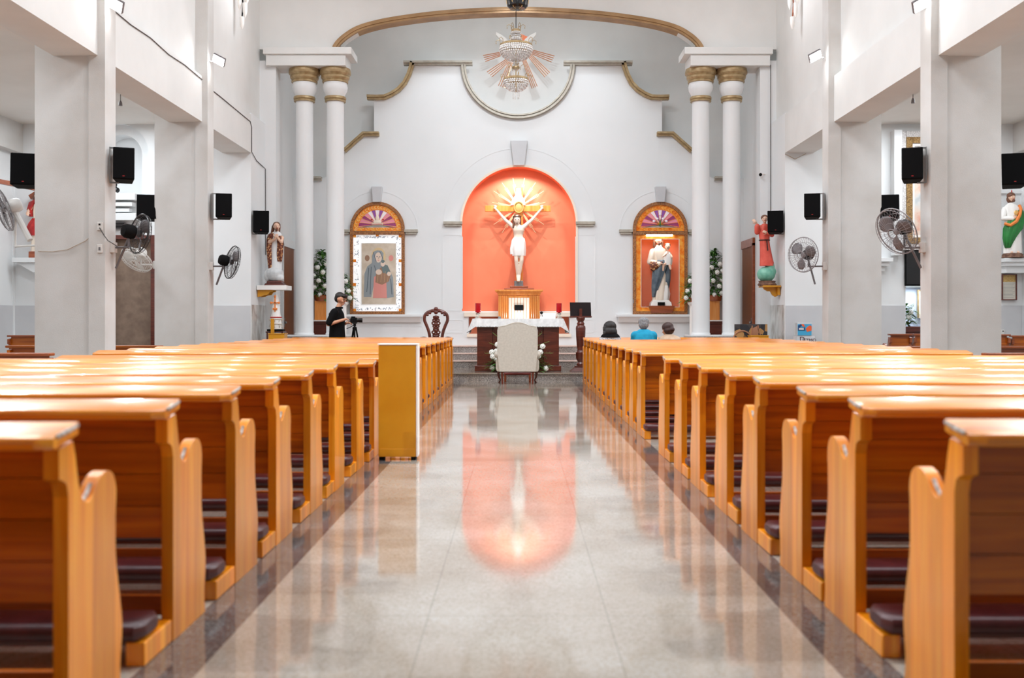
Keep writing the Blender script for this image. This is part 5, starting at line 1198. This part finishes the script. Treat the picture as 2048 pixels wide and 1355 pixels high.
for s in (-1,1):
    w2 = MB(); P = [(s*11,-4),(s*19,-14),(s*30,-22),(s*40,-27),(s*40,-21),(s*33,-13),(s*24,-6),(s*15,0)]
    w2.prism([(x*K,-y*K) for x,y in P], -.05, .02, 'y'); w2.build('wing', WHITEC, r, bevel=.01)
b = MB(); b.ell((0,0,0),(.12,.06,.16)); b.ell((0,-.03,.2),(.06,.06,.07)); b.cap((0,0,-.1),(0,0,-.35),.08,.05); blob(b,'body',WHITEC,r,vox=.015,it=2)
MB().prism([(9*K,24*K),(24*K,18*K),(20*K,9*K),(10*K,8*K)],-.02,.03,'y').build('coral_cloud', ORANGE, r)
MB().box(-.03,.03,0,.11,-.03,.03).build('wall_mount', STEEL, r)
# sconces: hanging clusters of white flame-shaped glass high on both walls
for s in (-1,1):
    x0 = 484 if s < 0 else 1585; dS = 20.6; c = at(x0, 60, dS)
    r = thing('wall_chandelier', (c.x, dS, 0), 'white candle-glass light cluster cut off at the top edge, %s wall' % ('left' if s < 0 else 'right'), 'lamp', 'candle-glass clusters high on both walls')
    for dx, yb, h in ((0,60,.26),(.06,36,.3),(-.05,20,.25),(.10,8,.3)):
        z = at(0,yb,dS).z; MB().lathe([(.004,0),(.03,.06),(.045,.12),(.048,h),(.02,h+.01)], 16, (dx,0,z)).build('glass_flame', WHITEC, r)
    MB().tube([(.0,0,at(0,36,dS).z),(.02,0,at(0,10,dS).z),(.0,0,at(0,-20,dS).z),(.03,0,at(0,-50,dS).z),(s*.33,0,at(0,-60,dS).z)], .014, 6).tube([(.10,0,at(0,-25,dS).z),(.03,0,at(0,-45,dS).z)], .012, 6).build('metal_arm', BLACK if s < 0 else REDW, r)
# ---------------------------------------------------------------- small wall things
def cable(pts, rad, label, m, **kw): return MB().tube(pts, rad, 6).build('cable', m, label=label, cat='cable', ang=60)
CB = mat('dark_cable', rgb(70,64,60), .6); CBL = mat('dusty_cable', rgb(176,160,142), .6)
L = []
for d, z in ((13.98,5.52),(14.8,5.50),(15.6,5.53),(16.4,5.49),(17.2,5.52),(18.14,5.50)): L.append((-5.59,d,z))
cable(L, .007, 'thin dark cable running along the left beam ledge between the two pilasters', CB)
L = [(-5.59,18.54,5.45),(-5.59,19.4,5.44),(-5.59,20.3,5.42),(-5.59,21.4,5.40),(-5.585,21.5,5.3),(-5.585,21.5,4.78),(-5.585,21.9,4.66),(-5.585,22.4,4.62),(-5.585,22.66,4.6),(-5.585,22.68,3.3),(-5.585,22.68,2.7)]
cable(L, .008, 'cable running from the farther left pilaster along the beam and down the chancel corner', CB)
L = [(-5.6-.0,13.66,at(0,462,13.66).z)]; w0 = [at(x,y,13.66) for x,y in ((195,462),(170,482),(135,499),(105,503),(76,502))]
cable(w0, .006, 'pale cable sagging across the front face of the nearer left pillar', CBL)
w0 = [at(x,y,13.62) for x,y in ((199,455),(208,470),(216,481),(226,487),(234,492))]
cable(w0, .007, 'short dark cord from the wall socket to the black fan on the left pillar', CB)
L = [at(1570,308,21.45), at(1590,318,21.45), at(1612,307,21.45)]; cable(L, .008, 'loose thin cable sagging under the right beam end', CBL)
L = [(5.585,22.66,z) for z in (6.9,5.2,4.6,3.6)]; cable(L, .008, 'dark cable running down the right chancel corner', CB)
def plate(p, label, name, hole=True):
    r = thing(name, p, label, 'socket'); MB().box(-.035,.035,0,.02,-.055,.055).build('cover', WHITEP, r, bevel=.005)
    b = MB(); b.box(-.012,.012,-.004,.002,.012,.034) if hole else b.box(-.012,.012,-.006,.002,-.02,.02); b.build('socket_hole' if hole else 'rocker', BLACK if hole else GREYP, r)
plate(at(199,452,13.63)-Vector((0,.0,0)), 'white wall socket with a plug on the nearer left pillar', 'wall_socket')
plate(at(199,497,13.63), 'small white switch below the socket on the nearer left pillar', 'light_switch', False)
plate(at(2006,664,21.46), 'white socket low on the far wall at the right edge', 'wall_socket')
r = thing('security_camera', at(1521,349,22.6), 'tiny black security camera on the corner left of the coral statue', 'camera')
MB().ell((0,0,0),(.035,.05,.035)).build('body', BLACK, r); MB().tube([(0,.02,.0),(.05,.05,.02),(.12,.09,.02)], .012, 6).build('mount', WHITEP, r)
for s in (-1,1):
    p = at(617 if s < 0 else 1455, 327 if s < 0 else 345, 23.25)
    r = thing('small_lamp', p, 'tiny white lamp on the inner side of the %s column pair' % ('left' if s < 0 else 'right'), 'lamp')
    MB().ell((0,0,0),(.035,.035,.05)).build('bulb', emis('small_bulb_glow',(1,1,1,1),4 if s < 0 else 1.2), r); MB().tube([(0,0,0),(s*.12,-.08,0)], .01, 6).build('stem', WHITEP, r)
    p = at(241 if s < 0 else 1826, 205 if s < 0 else 200, 16.0); p.z = min(p.z, 5.1)
    r = thing('hanging_lamp_holder', p, 'tiny hanging bulb holder below the %s aisle ceiling' % ('left' if s < 0 else 'right'), 'lamp')
    MB().lathe([(.03,-.05),(.025,.0),(.012,.03)],12).build('holder', GREYP, r); MB().tube([(0,0,.02),(0,0,5.36-p.z)], .005, 5).build('cord', BLACK, r)
# big framed painting, television and document at the right aisle end
a, b_ = at(1797,500,21.45), at(1960,263,21.45)
r = thing('framed_painting', (0,0,0), 'large painting in carved white and gold frame, half hidden behind the right pillar', 'painting')
WFR = noisy('carved_white_frame', rgb(196,190,188), rgb(246,244,242), 45, .5, .6, .015); GFR = noisy('carved_gold_frame', rgb(120,84,46), rgb(220,180,120), 60, .35, .8, .02)
def ring4(x0,x1,z0,z1,t,y0,y1): return MB().box(x0,x0+t,y0,y1,z0,z1).box(x1-t,x1,y0,y1,z0,z1).box(x0+t,x1-t,y0,y1,z0,z0+t).box(x0+t,x1-t,y0,y1,z1-t,z1)
ring4(a.x,b_.x,a.z,b_.z,.13,21.36,21.49).build('white_frame', WFR, r, bevel=.01)
ring4(a.x+.13,b_.x-.13,a.z+.13,b_.z-.13,.13,21.34,21.49).build('gold_frame', GFR, r, bevel=.012)
ring4(a.x+.26,b_.x-.26,a.z+.26,b_.z-.26,.05,21.38,21.49).build('inner_slip', WHITEC, r)
CV = mat('misty_painting', rgb(190,196,200), .5); mp_ = coords(CV); nn = N(CV,'ShaderNodeTexNoise'); nn.inputs['Scale'].default_value = 2.2; nn.inputs['Detail'].default_value = 4; lk(CV, mp_.outputs[0], nn.inputs['Vector']); rr_ = ramp(CV, nn.outputs[0], [(.3,rgb(150,164,172)),(.45,rgb(206,206,204)),(.55,rgb(222,200,184)),(.68,rgb(214,120,86))]); lk(CV, rr_.outputs[0], bsdf(CV).inputs['Base Color'])
MB().box(a.x+.31,b_.x-.31,21.42,21.48,a.z+.31,b_.z-.31).build('canvas', CV, r)
a, b_ = at(1811,571,21.4), at(1900,500,21.4)
r = thing('wall_television', (0,0,0), 'black flat television mounted under the big framed painting, beside the right pillar', 'television')
MB().box(a.x,b_.x,21.40,21.46,a.z,b_.z).build('housing', BLACK, r, bevel=.006); MB().box(a.x+.02,b_.x-.02,21.394,21.40,a.z+.03,b_.z-.02).build('screen', BLACKG, r)
MB().box(a.x+.3,a.x+.5,21.46,21.5,a.z+.2,a.z+.5).build('wall_mount', STEEL, r)
a, b_ = at(2003,600,21.45), at(2033,548,21.45)
r = thing('framed_document', (0,0,0), 'small framed printed notice with gold heading on the far wall at the right edge', 'picture')
ring4(a.x,b_.x,a.z,b_.z,.02,21.42,21.49).build('frame', DARKW, r)
MB().box(a.x+.02,b_.x-.02,21.45,21.48,a.z+.02,b_.z-.16).build('paper', mat('cream_paper', rgb(214,210,198), .6), r)
MB().box(a.x+.02,b_.x-.02,21.45,21.48,b_.z-.16,b_.z-.02).build('gold_heading', noisy('gold_print', rgb(176,140,74), rgb(206,176,112), 40, .5, 0), r)
tx = MB()
for k in range(11): tx.box(a.x+.04,b_.x-.04-(k%3)*.02,21.447,21.45,b_.z-.19-.03*k,b_.z-.183-.03*k)
tx.build('text_lines', mat('faint_ink', rgb(150,148,144), .6), r)
# side room seen through the opening: table, flowers
r = thing('side_table', (8.7, 22.1, 0), 'dark red wooden table seen through the opening under the television', 'table')
MB().box(-.5,.5,-.3,.3,1.00,1.12).box(-.45,.45,-.26,.26,.62,1.0).build('top', DARKW, r, bevel=.01)
for sx in (-.42,.42): MB().box(sx-.04,sx+.04,-.24,.24,.0,.62).build('leg', DARKW, r)
arrangement('potted_flowers', (8.36, 22.05, 1.125), .55, .50, 120, [(-.12,-.1,.34),(.0,-.12,.2),(-.15,-.1,.18),(.05,-.1,.3)], 'dusky bouquet with white flowers seen through the opening below the television', 71, 7, box=False, group='flower arrangements')
r = thing('gilt_frame', (8.55, 22.62, 1.3), 'narrow gilded upright frame in the side room behind the bouquet', 'picture')
MB().box(.27,.30,0,.05,0,.6).box(.5,.53,0,.05,0,.6).box(.27,.53,0,.05,.6,.63).build('frame', GOLDM, r); MB().box(.30,.50,.01,.05,0,.6).build('panel', CREAMP, r)
area('side_room_fill', (8.7, 22.3, 1.95), (0,0,0), .6, .3, 9, (.85,.92,1))  # fill lamp added to brighten the side room
# mosaic / bronze relief panel and its mustard box, tithe box
a, b_ = at(1470,690,21.8), at(1535,648,21.8)
MOS = mat('bronze_relief_mosaic', rgb(90,70,50), .4, metal=.3); mp_ = coords(MOS); vv = N(MOS,'ShaderNodeTexVoronoi'); vv.inputs['Scale'].default_value = 7; lk(MOS, mp_.outputs[0], vv.inputs['Vector']); rr_ = ramp(MOS, vv.outputs['Color'], [(.2,rgb(54,54,58)),(.45,rgb(120,92,60)),(.6,rgb(190,146,92)),(.8,rgb(74,70,70))]); rr_.color_ramp.interpolation = 'CONSTANT'; lk(MOS, rr_.outputs[0], bsdf(MOS).inputs['Base Color'])
r = thing('relief_panel', ((a.x+b_.x)/2, 21.8, .16 if 21.8 > 21.3 else 0), 'dark bronze mosaic relief panel standing in front of the right column plinth', 'panel')
hw = (b_.x-a.x)/2; H_ = b_.z-.16
MB().box(-hw,hw,0,.08,0,H_).build('board', MOS, r, bevel=.006)
ar = MB(); ar.tube([(-hw*.55+.19*math.cos(t),-.005,H_-.33+.19*math.sin(t)) for t in [PI*i/16 for i in range(17)]], .016, 6); ar.tube([(.02,-.005,H_-.03),(.0,-.005,H_-.35)], .014, 6); ar.tube([(.14,-.005,H_-.02),(.22,-.005,H_-.36)], .014, 6)
ar.prism([(.0,H_-.38),(.03,H_-.08),(.13,H_-.04),(.17,H_-.38)], -.012, 0, 'y'); ar.build('raised_figures', COPPER, r)
r = thing('donation_box', (at(1516,0,21.6).x, 21.58, .16), 'mustard wooden box in front of the bronze relief panel, right side', 'box')
zt = at(0,670,21.58).z-.16
MB().box(-.19,.19,-.12,.12,0,zt).box(-.2,.2,-.13,.13,zt-.02,zt).build('body', MUST, r, bevel=.006); MB().box(-.05,.05,-.01,.01,zt,zt+.003).build('slot', BLACK, r)
p = at(1607,0,21.1)
r = thing('tithe_box', (p.x, 21.1, 0), 'clear acrylic tithe box reading DIEZMO with a colourful print, by the right wall', 'box')
z1 = at(0,645,21.1).z; z2 = at(0,671,21.1).z; zl = at(0,690,21.1).z
MB().box(-.17,.17,-.15,.15,0,zl).build('stand', WHITEC, r, bevel=.006)
MB().box(-.17,.19,-.15,.15,zl,z2-.005).build('lower_box', mat('frosted_acrylic', rgb(214,216,220), .3), r, bevel=.004)
MB().box(-.17,.14,-.15,.12,z2,z1).build('clear_top', mat('clear_plastic_sheet', rgb(206,212,216), .08), r, bevel=.004)
pt = MB(); X0, X1, Z0, Z1 = -.16, .12, z2+.01, z1-.03
pt.mi = 0; pt.box(X0,X1,-.158,-.151,Z0,Z1); pt.mi = 1; pt.prism([(X0,Z1-.03),(X0+.06,Z1),(X0+.10,Z1),(X0+.02,Z1-.10)],-.161,-.157,'y'); pt.mi = 2; pt.prism([(X0+.19,Z0+.07),(X0+.16,Z0+.13),(X0+.20,Z1-.05),(X0+.25,Z1-.02),(X1,Z1-.05),(X1,Z0+.1)],-.162,-.157,'y')
pt.mi = 1; pt.box(X0,X0+.15,-.163,-.157,Z0+.10,Z0+.16); pt.mi = 3; pt.box(X0+.02,X0+.12,-.165,-.162,Z0+.135,Z0+.15).box(X0+.02,X0+.12,-.165,-.162,Z0+.11,Z0+.125)
pt.mi = 2; pt.prism([(X0+.07,Z1),(X0+.12,Z1),(X0+.15,Z1-.05),(X0+.10,Z1-.05)],-.162,-.157,'y')
pt.build('colourful_print', [mat('print_blue', rgb(70,168,214), .4), mat('print_navy', rgb(30,70,120), .4), mat('print_orange', rgb(238,104,60), .4), WHITEC], r)
DK = mat('dark_red_ink', rgb(84,40,44), .5)
textmesh('D', .15, DK, r, (-.07,-.153,zl+.075)); textmesh('IEZMO', .095, DK, r, (.075,-.153,zl+.075))
# ---------------------------------------------------------------- man with camera on tripod
MX, MY = at(681,0,20.98).x, 20.98
r = thing('person', (MX, MY, 0), 'young man in black polo shirt standing side-on, working a camera on a tripod', 'person')
b = MB()
for s in (-1,1):
    b.cap((-.07,s*.09,.93),(-.05,s*.11,.50),.095,.065); b.cap((-.05,s*.11,.50),(-.09,s*.12,.10),.065,.045); b.cap((-.10,s*.12,.05),(.10,s*.13,.04),.045,.04)
b.loft([(-.07,0,.86,.12,.17),(-.07,0,1.0,.11,.155),(-.07,0,1.15,.11,.15),(-.08,0,1.3,.12,.17),(-.08,0,1.42,.10,.17),(-.07,0,1.48,.06,.09)],24)
b.cap((-.07,0,1.45),(-.01,0,1.58),.058,.055)
Rh = Matrix.Rotation(math.radians(68),3,'Z') @ Matrix.Rotation(math.radians(16),3,'X')
hc = Vector((.01,0,1.68)); headshape(b, hc, .122, R=Rh)
E = (-.20,-.25,1.17); b.cap((-.09,-.19,1.42),E,.06,.048); Wr = (.09,-.20,1.26); b.cap(E,Wr,.044,.029)
hand(b, Wr, (.9,.12,.25), (-.2,.0,1), 1.0, .7)
E2 = (-.02,.24,1.15); b.cap((-.09,.19,1.42),E2,.06,.048); W2 = (.13,.02,1.20); b.cap(E2,W2,.044,.029); hand(b, W2, (.95,-.25,.1), (0,0,1), 1.0, .8)
blob(b,'body',SKIN,r,vox=.010,it=3)
b = MB(); b.loft([(-.07,0,.84,.165,.205),(-.07,0,.95,.165,.20),(-.07,0,1.1,.155,.19),(-.075,0,1.25,.165,.20),(-.085,0,1.38,.155,.205),(-.08,0,1.46,.11,.15),(-.06,0,1.50,.075,.085)],28,5,.015)
for s in (-1,1): b.ell((-.085,s*.19,1.42),(.085,.075,.075))
b.cap((-.09,-.20,1.41),(-.185,-.25,1.20),.082,.072); b.cap((-.09,.20,1.41),(-.04,.24,1.20),.078,.068)
blob(b,'polo_shirt',SHIRT,r,vox=.012,it=4)
MB().prism([(-.02,-.06),(.045,-.03),(.05,.02),(-.02,.07),(-.10,.05),(-.10,-.05)],1.485,1.525,'z').build('collar', SHIRT, r, bevel=.008)
b = MB(); b.loft([(-.07,0,.80,.14,.19),(-.07,0,.95,.135,.18)],24)
for s in (-1,1): b.cap((-.07,s*.095,.85),(-.05,s*.11,.50),.11,.085); b.cap((-.05,s*.11,.50),(-.09,s*.12,.09),.085,.07)
blob(b,'trousers',TROUS,r,vox=.014,it=3)
for s in (-1,1): MB().ell((.0,s*.125,.045),(.15,.055,.05)).box(-.13,.13,s*.125-.05,s*.125+.05,0,.03).build('shoe', SHIRT, r, bevel=.01)
Hh = lambda x,y,z: hc + Rh@Vector((x,y,z))
b = MB(); b.ell(Hh(0,.035,.055),(.108,.108,.085),R=Rh); b.ell(Hh(0,.06,.0),(.098,.085,.09),R=Rh); b.ell(Hh(0,-.055,.085),(.08,.06,.045),R=Rh)
blob(b,'hair',HAIR,r,vox=.009,it=2)
e = MB()
for k_ in (-1,1): e.ell(Hh(k_*.038,-.098,.008),(.014,.010,.007),8,5); e.ell(Hh(k_*.038,-.098,.035),(.026,.012,.006),8,5)
e.build('eyes_and_brows', HAIR, r); e = MB(); e.ell(Hh(0,-.105,-.062),(.024,.010,.008),8,5); e.build('lips', mat('lip_colour', rgb(176,104,92), .5), r)
TX = at(707,0,20.85).x
r = thing('tripod', (TX, 21.0, 0), 'black camera tripod standing in front of the young man', 'tripod')
for k_ in range(3):
    a_ = 2*PI*k_/3-PI/2; fx_, fy_ = .26*math.cos(a_), .24*math.sin(a_)
    lg = MB().tube([(0.03*math.cos(a_),.03*math.sin(a_),1.08),(fx_*.5,fy_*.5,.55)], .017, 8).tube([(fx_*.48,fy_*.48,.57),(fx_,fy_,.0)], .012, 8); lg.build('leg', BLACK, r)
MB().tube([(0,0,.75),(0,0,1.15)], .016, 8).lathe([(.035,1.04),(.045,1.07),(.045,1.10),(.03,1.12)],16).build('centre_column', BLACK, r)
MB().tube([(0,0,1.13),(0,0,1.18)], .028, 10).rbox((0,0,1.185),(.04,.035,.008),Matrix.Identity(3)).tube([(-.02,0,1.15),(-.10,-.03,1.10),(-.16,-.04,1.08)], .008, 6).build('pan_head', BLACK, r)
r = thing('video_camera', (TX-.01, 21.0, 1.195), 'black video camera mounted on top of the tripod', 'camera')
MB().box(-.07,.06,-.045,.045,0,.11).build('body', BLACK, r, bevel=.012); 
MB().tube([(.05,0,.055),(.10,0,.055),(.105,0,.055),(.17,0,.055)], [.042,.042,.047,.047], 20).build('lens', BLACKG, r)
MB().box(-.06,.02,-.02,.02,.11,.135).build('viewfinder', BLACK, r, bevel=.006)
MB().box(-.11,-.075,-.04,.04,.02,.09).build('rear_display', GREYP, r, bevel=.004)
# ---------------------------------------------------------------- three seated worshippers seen from behind
def seated(x, d, zt, tm, hm, label, hw=.2, lean=0, turn=0, hair='short', topn='shirt', skin=SKIN):
    r = thing('person', (x, d, 0), label, 'person'); z = zt-.12
    Rh = Matrix.Rotation(PI+turn,3,'Z') @ Matrix.Rotation(math.radians(14),3,'X')
    b = MB(); hc = Vector((lean*.5,.06,z)); headshape(b, hc, .115, R=Rh); sh = z-.13
    b.cap((lean*.25,.0,sh-.02),(lean*.45,.04,z-.08),.055,.052)
    b.loft([(0,-.02,.44,.16,.12),(0,-.0,.6,.155,.115),(lean*.1,.0,sh-.14,.17,.11),(lean*.2,.01,sh-.02,.165,.09),(lean*.25,.01,sh+.03,.08,.06)],24)
    for s in (-1,1):
        b.cap((lean*.2+s*(hw-.03),.01,sh-.04),(s*(hw+.03),.08,sh-.32),.055,.045); b.cap((s*(hw+.03),.08,sh-.32),(s*.1,.30,sh-.30),.042,.03)
        hand(b,(s*.1,.30,sh-.30),(-s*.5,.6,.0),(0,0,1),1,.8)
        b.cap((s*.1,.02,.50),(s*.11,.42,.50),.08,.06); b.cap((s*.11,.42,.50),(s*.11,.40,.10),.058,.042); b.cap((s*.11,.38,.05),(s*.11,.56,.04),.04,.035)
    blob(b,'body',skin,r,vox=.012,it=3)
    b = MB(); b.loft([(0,-.02,.45,.20,.15),(0,-.01,.6,.19,.15),(lean*.1,.0,sh-.14,.20,.145),(lean*.2,.01,sh-.03,.195,.12),(lean*.25,.01,sh+.03,.12,.08),(lean*.3,.015,sh+.055,.075,.07)],28)
    for s in (-1,1): b.ell((lean*.2+s*(hw-.02),.01,sh-.06),(.09,.085,.085)); b.cap((lean*.2+s*(hw-.02),.01,sh-.06),(s*(hw+.035),.08,sh-.30),.078,.066)
    blob(b,topn,tm,r,vox=.014,it=4)
    if hair == 'bob': MB().loft([(0,.0,sh-.015,.17,.12),(0,.0,sh+.005,.165,.12),(0,.01,sh+.035,.14,.10),(0,.015,sh+.065,.09,.085)],28,7,.02).build('dark_shawl', SHIRT, r, ang=80)
    b = MB(); b.loft([(0,.0,.42,.19,.14),(0,.0,.52,.18,.14)],20)
    for s in (-1,1): b.cap((s*.1,.05,.50),(s*.11,.42,.51),.095,.08); b.cap((s*.11,.42,.50),(s*.11,.40,.10),.075,.06)
    blob(b,'trousers',TROUS,r,vox=.016,it=3)
    for s in (-1,1): MB().ell((s*.11,.46,.045),(.05,.13,.045)).build('shoe', SHIRT, r)
    Hh = lambda x_,y_,z_: hc + Rh@Vector((x_,y_,z_)); b = MB()
    if hair == 'short': b.ell(Hh(0,.035,.05),(.10,.10,.085),R=Rh); b.ell(Hh(0,.06,-.01),(.09,.075,.09),R=Rh)
    elif hair == 'bob':
        b.ell(Hh(0,.03,.04),(.118,.112,.10),R=Rh); b.ell(Hh(0,.05,-.06),(.12,.09,.10),R=Rh)
        for s in (-1,1): b.ell(Hh(s*.08,.02,-.07),(.05,.07,.09),R=Rh)
        for k_ in range(12): b.ell(Hh(.10*math.cos(k_*2.1),.07,-.03+.08*math.sin(k_*1.7)),(.035,.035,.035))
    else: b.ell(Hh(0,.03,.045),(.108,.105,.09),R=Rh); b.ell(Hh(0,.05,-.02),(.10,.08,.08),R=Rh); b.ell(Hh(-.02,.125,-.02),(.045,.04,.045),R=Rh)
    blob(b,'hair',hm,r,vox=.010,it=2); return r
Dq = 18.12
seated(at(1221,0,Dq).x, Dq+.06, at(0,644,Dq).z, PRINT, HAIR, 'seated woman with dark wavy hair and black-and-white top, leftmost of the three worshippers', .115, 0, 0, 'bob', 'blouse')
sh_ = MB(); px_w = at(1221,0,Dq).x; zz = at(0,644,Dq).z-.12-.26
seated(at(1289,0,Dq).x, Dq+.06, at(0,636,Dq).z, TEAL, HAIRG, 'seated grey-haired man in bright turquoise shirt, middle of the three worshippers', .17, 0, -.15, 'short', 'shirt')
seated(at(1343,0,Dq).x, Dq+.06, at(0,646,Dq).z, BEIGE, HAIRB, 'seated woman with reddish-brown hair bun and beige top, rightmost of the three worshippers', .14, -.12, .5, 'bun', 'blouse')
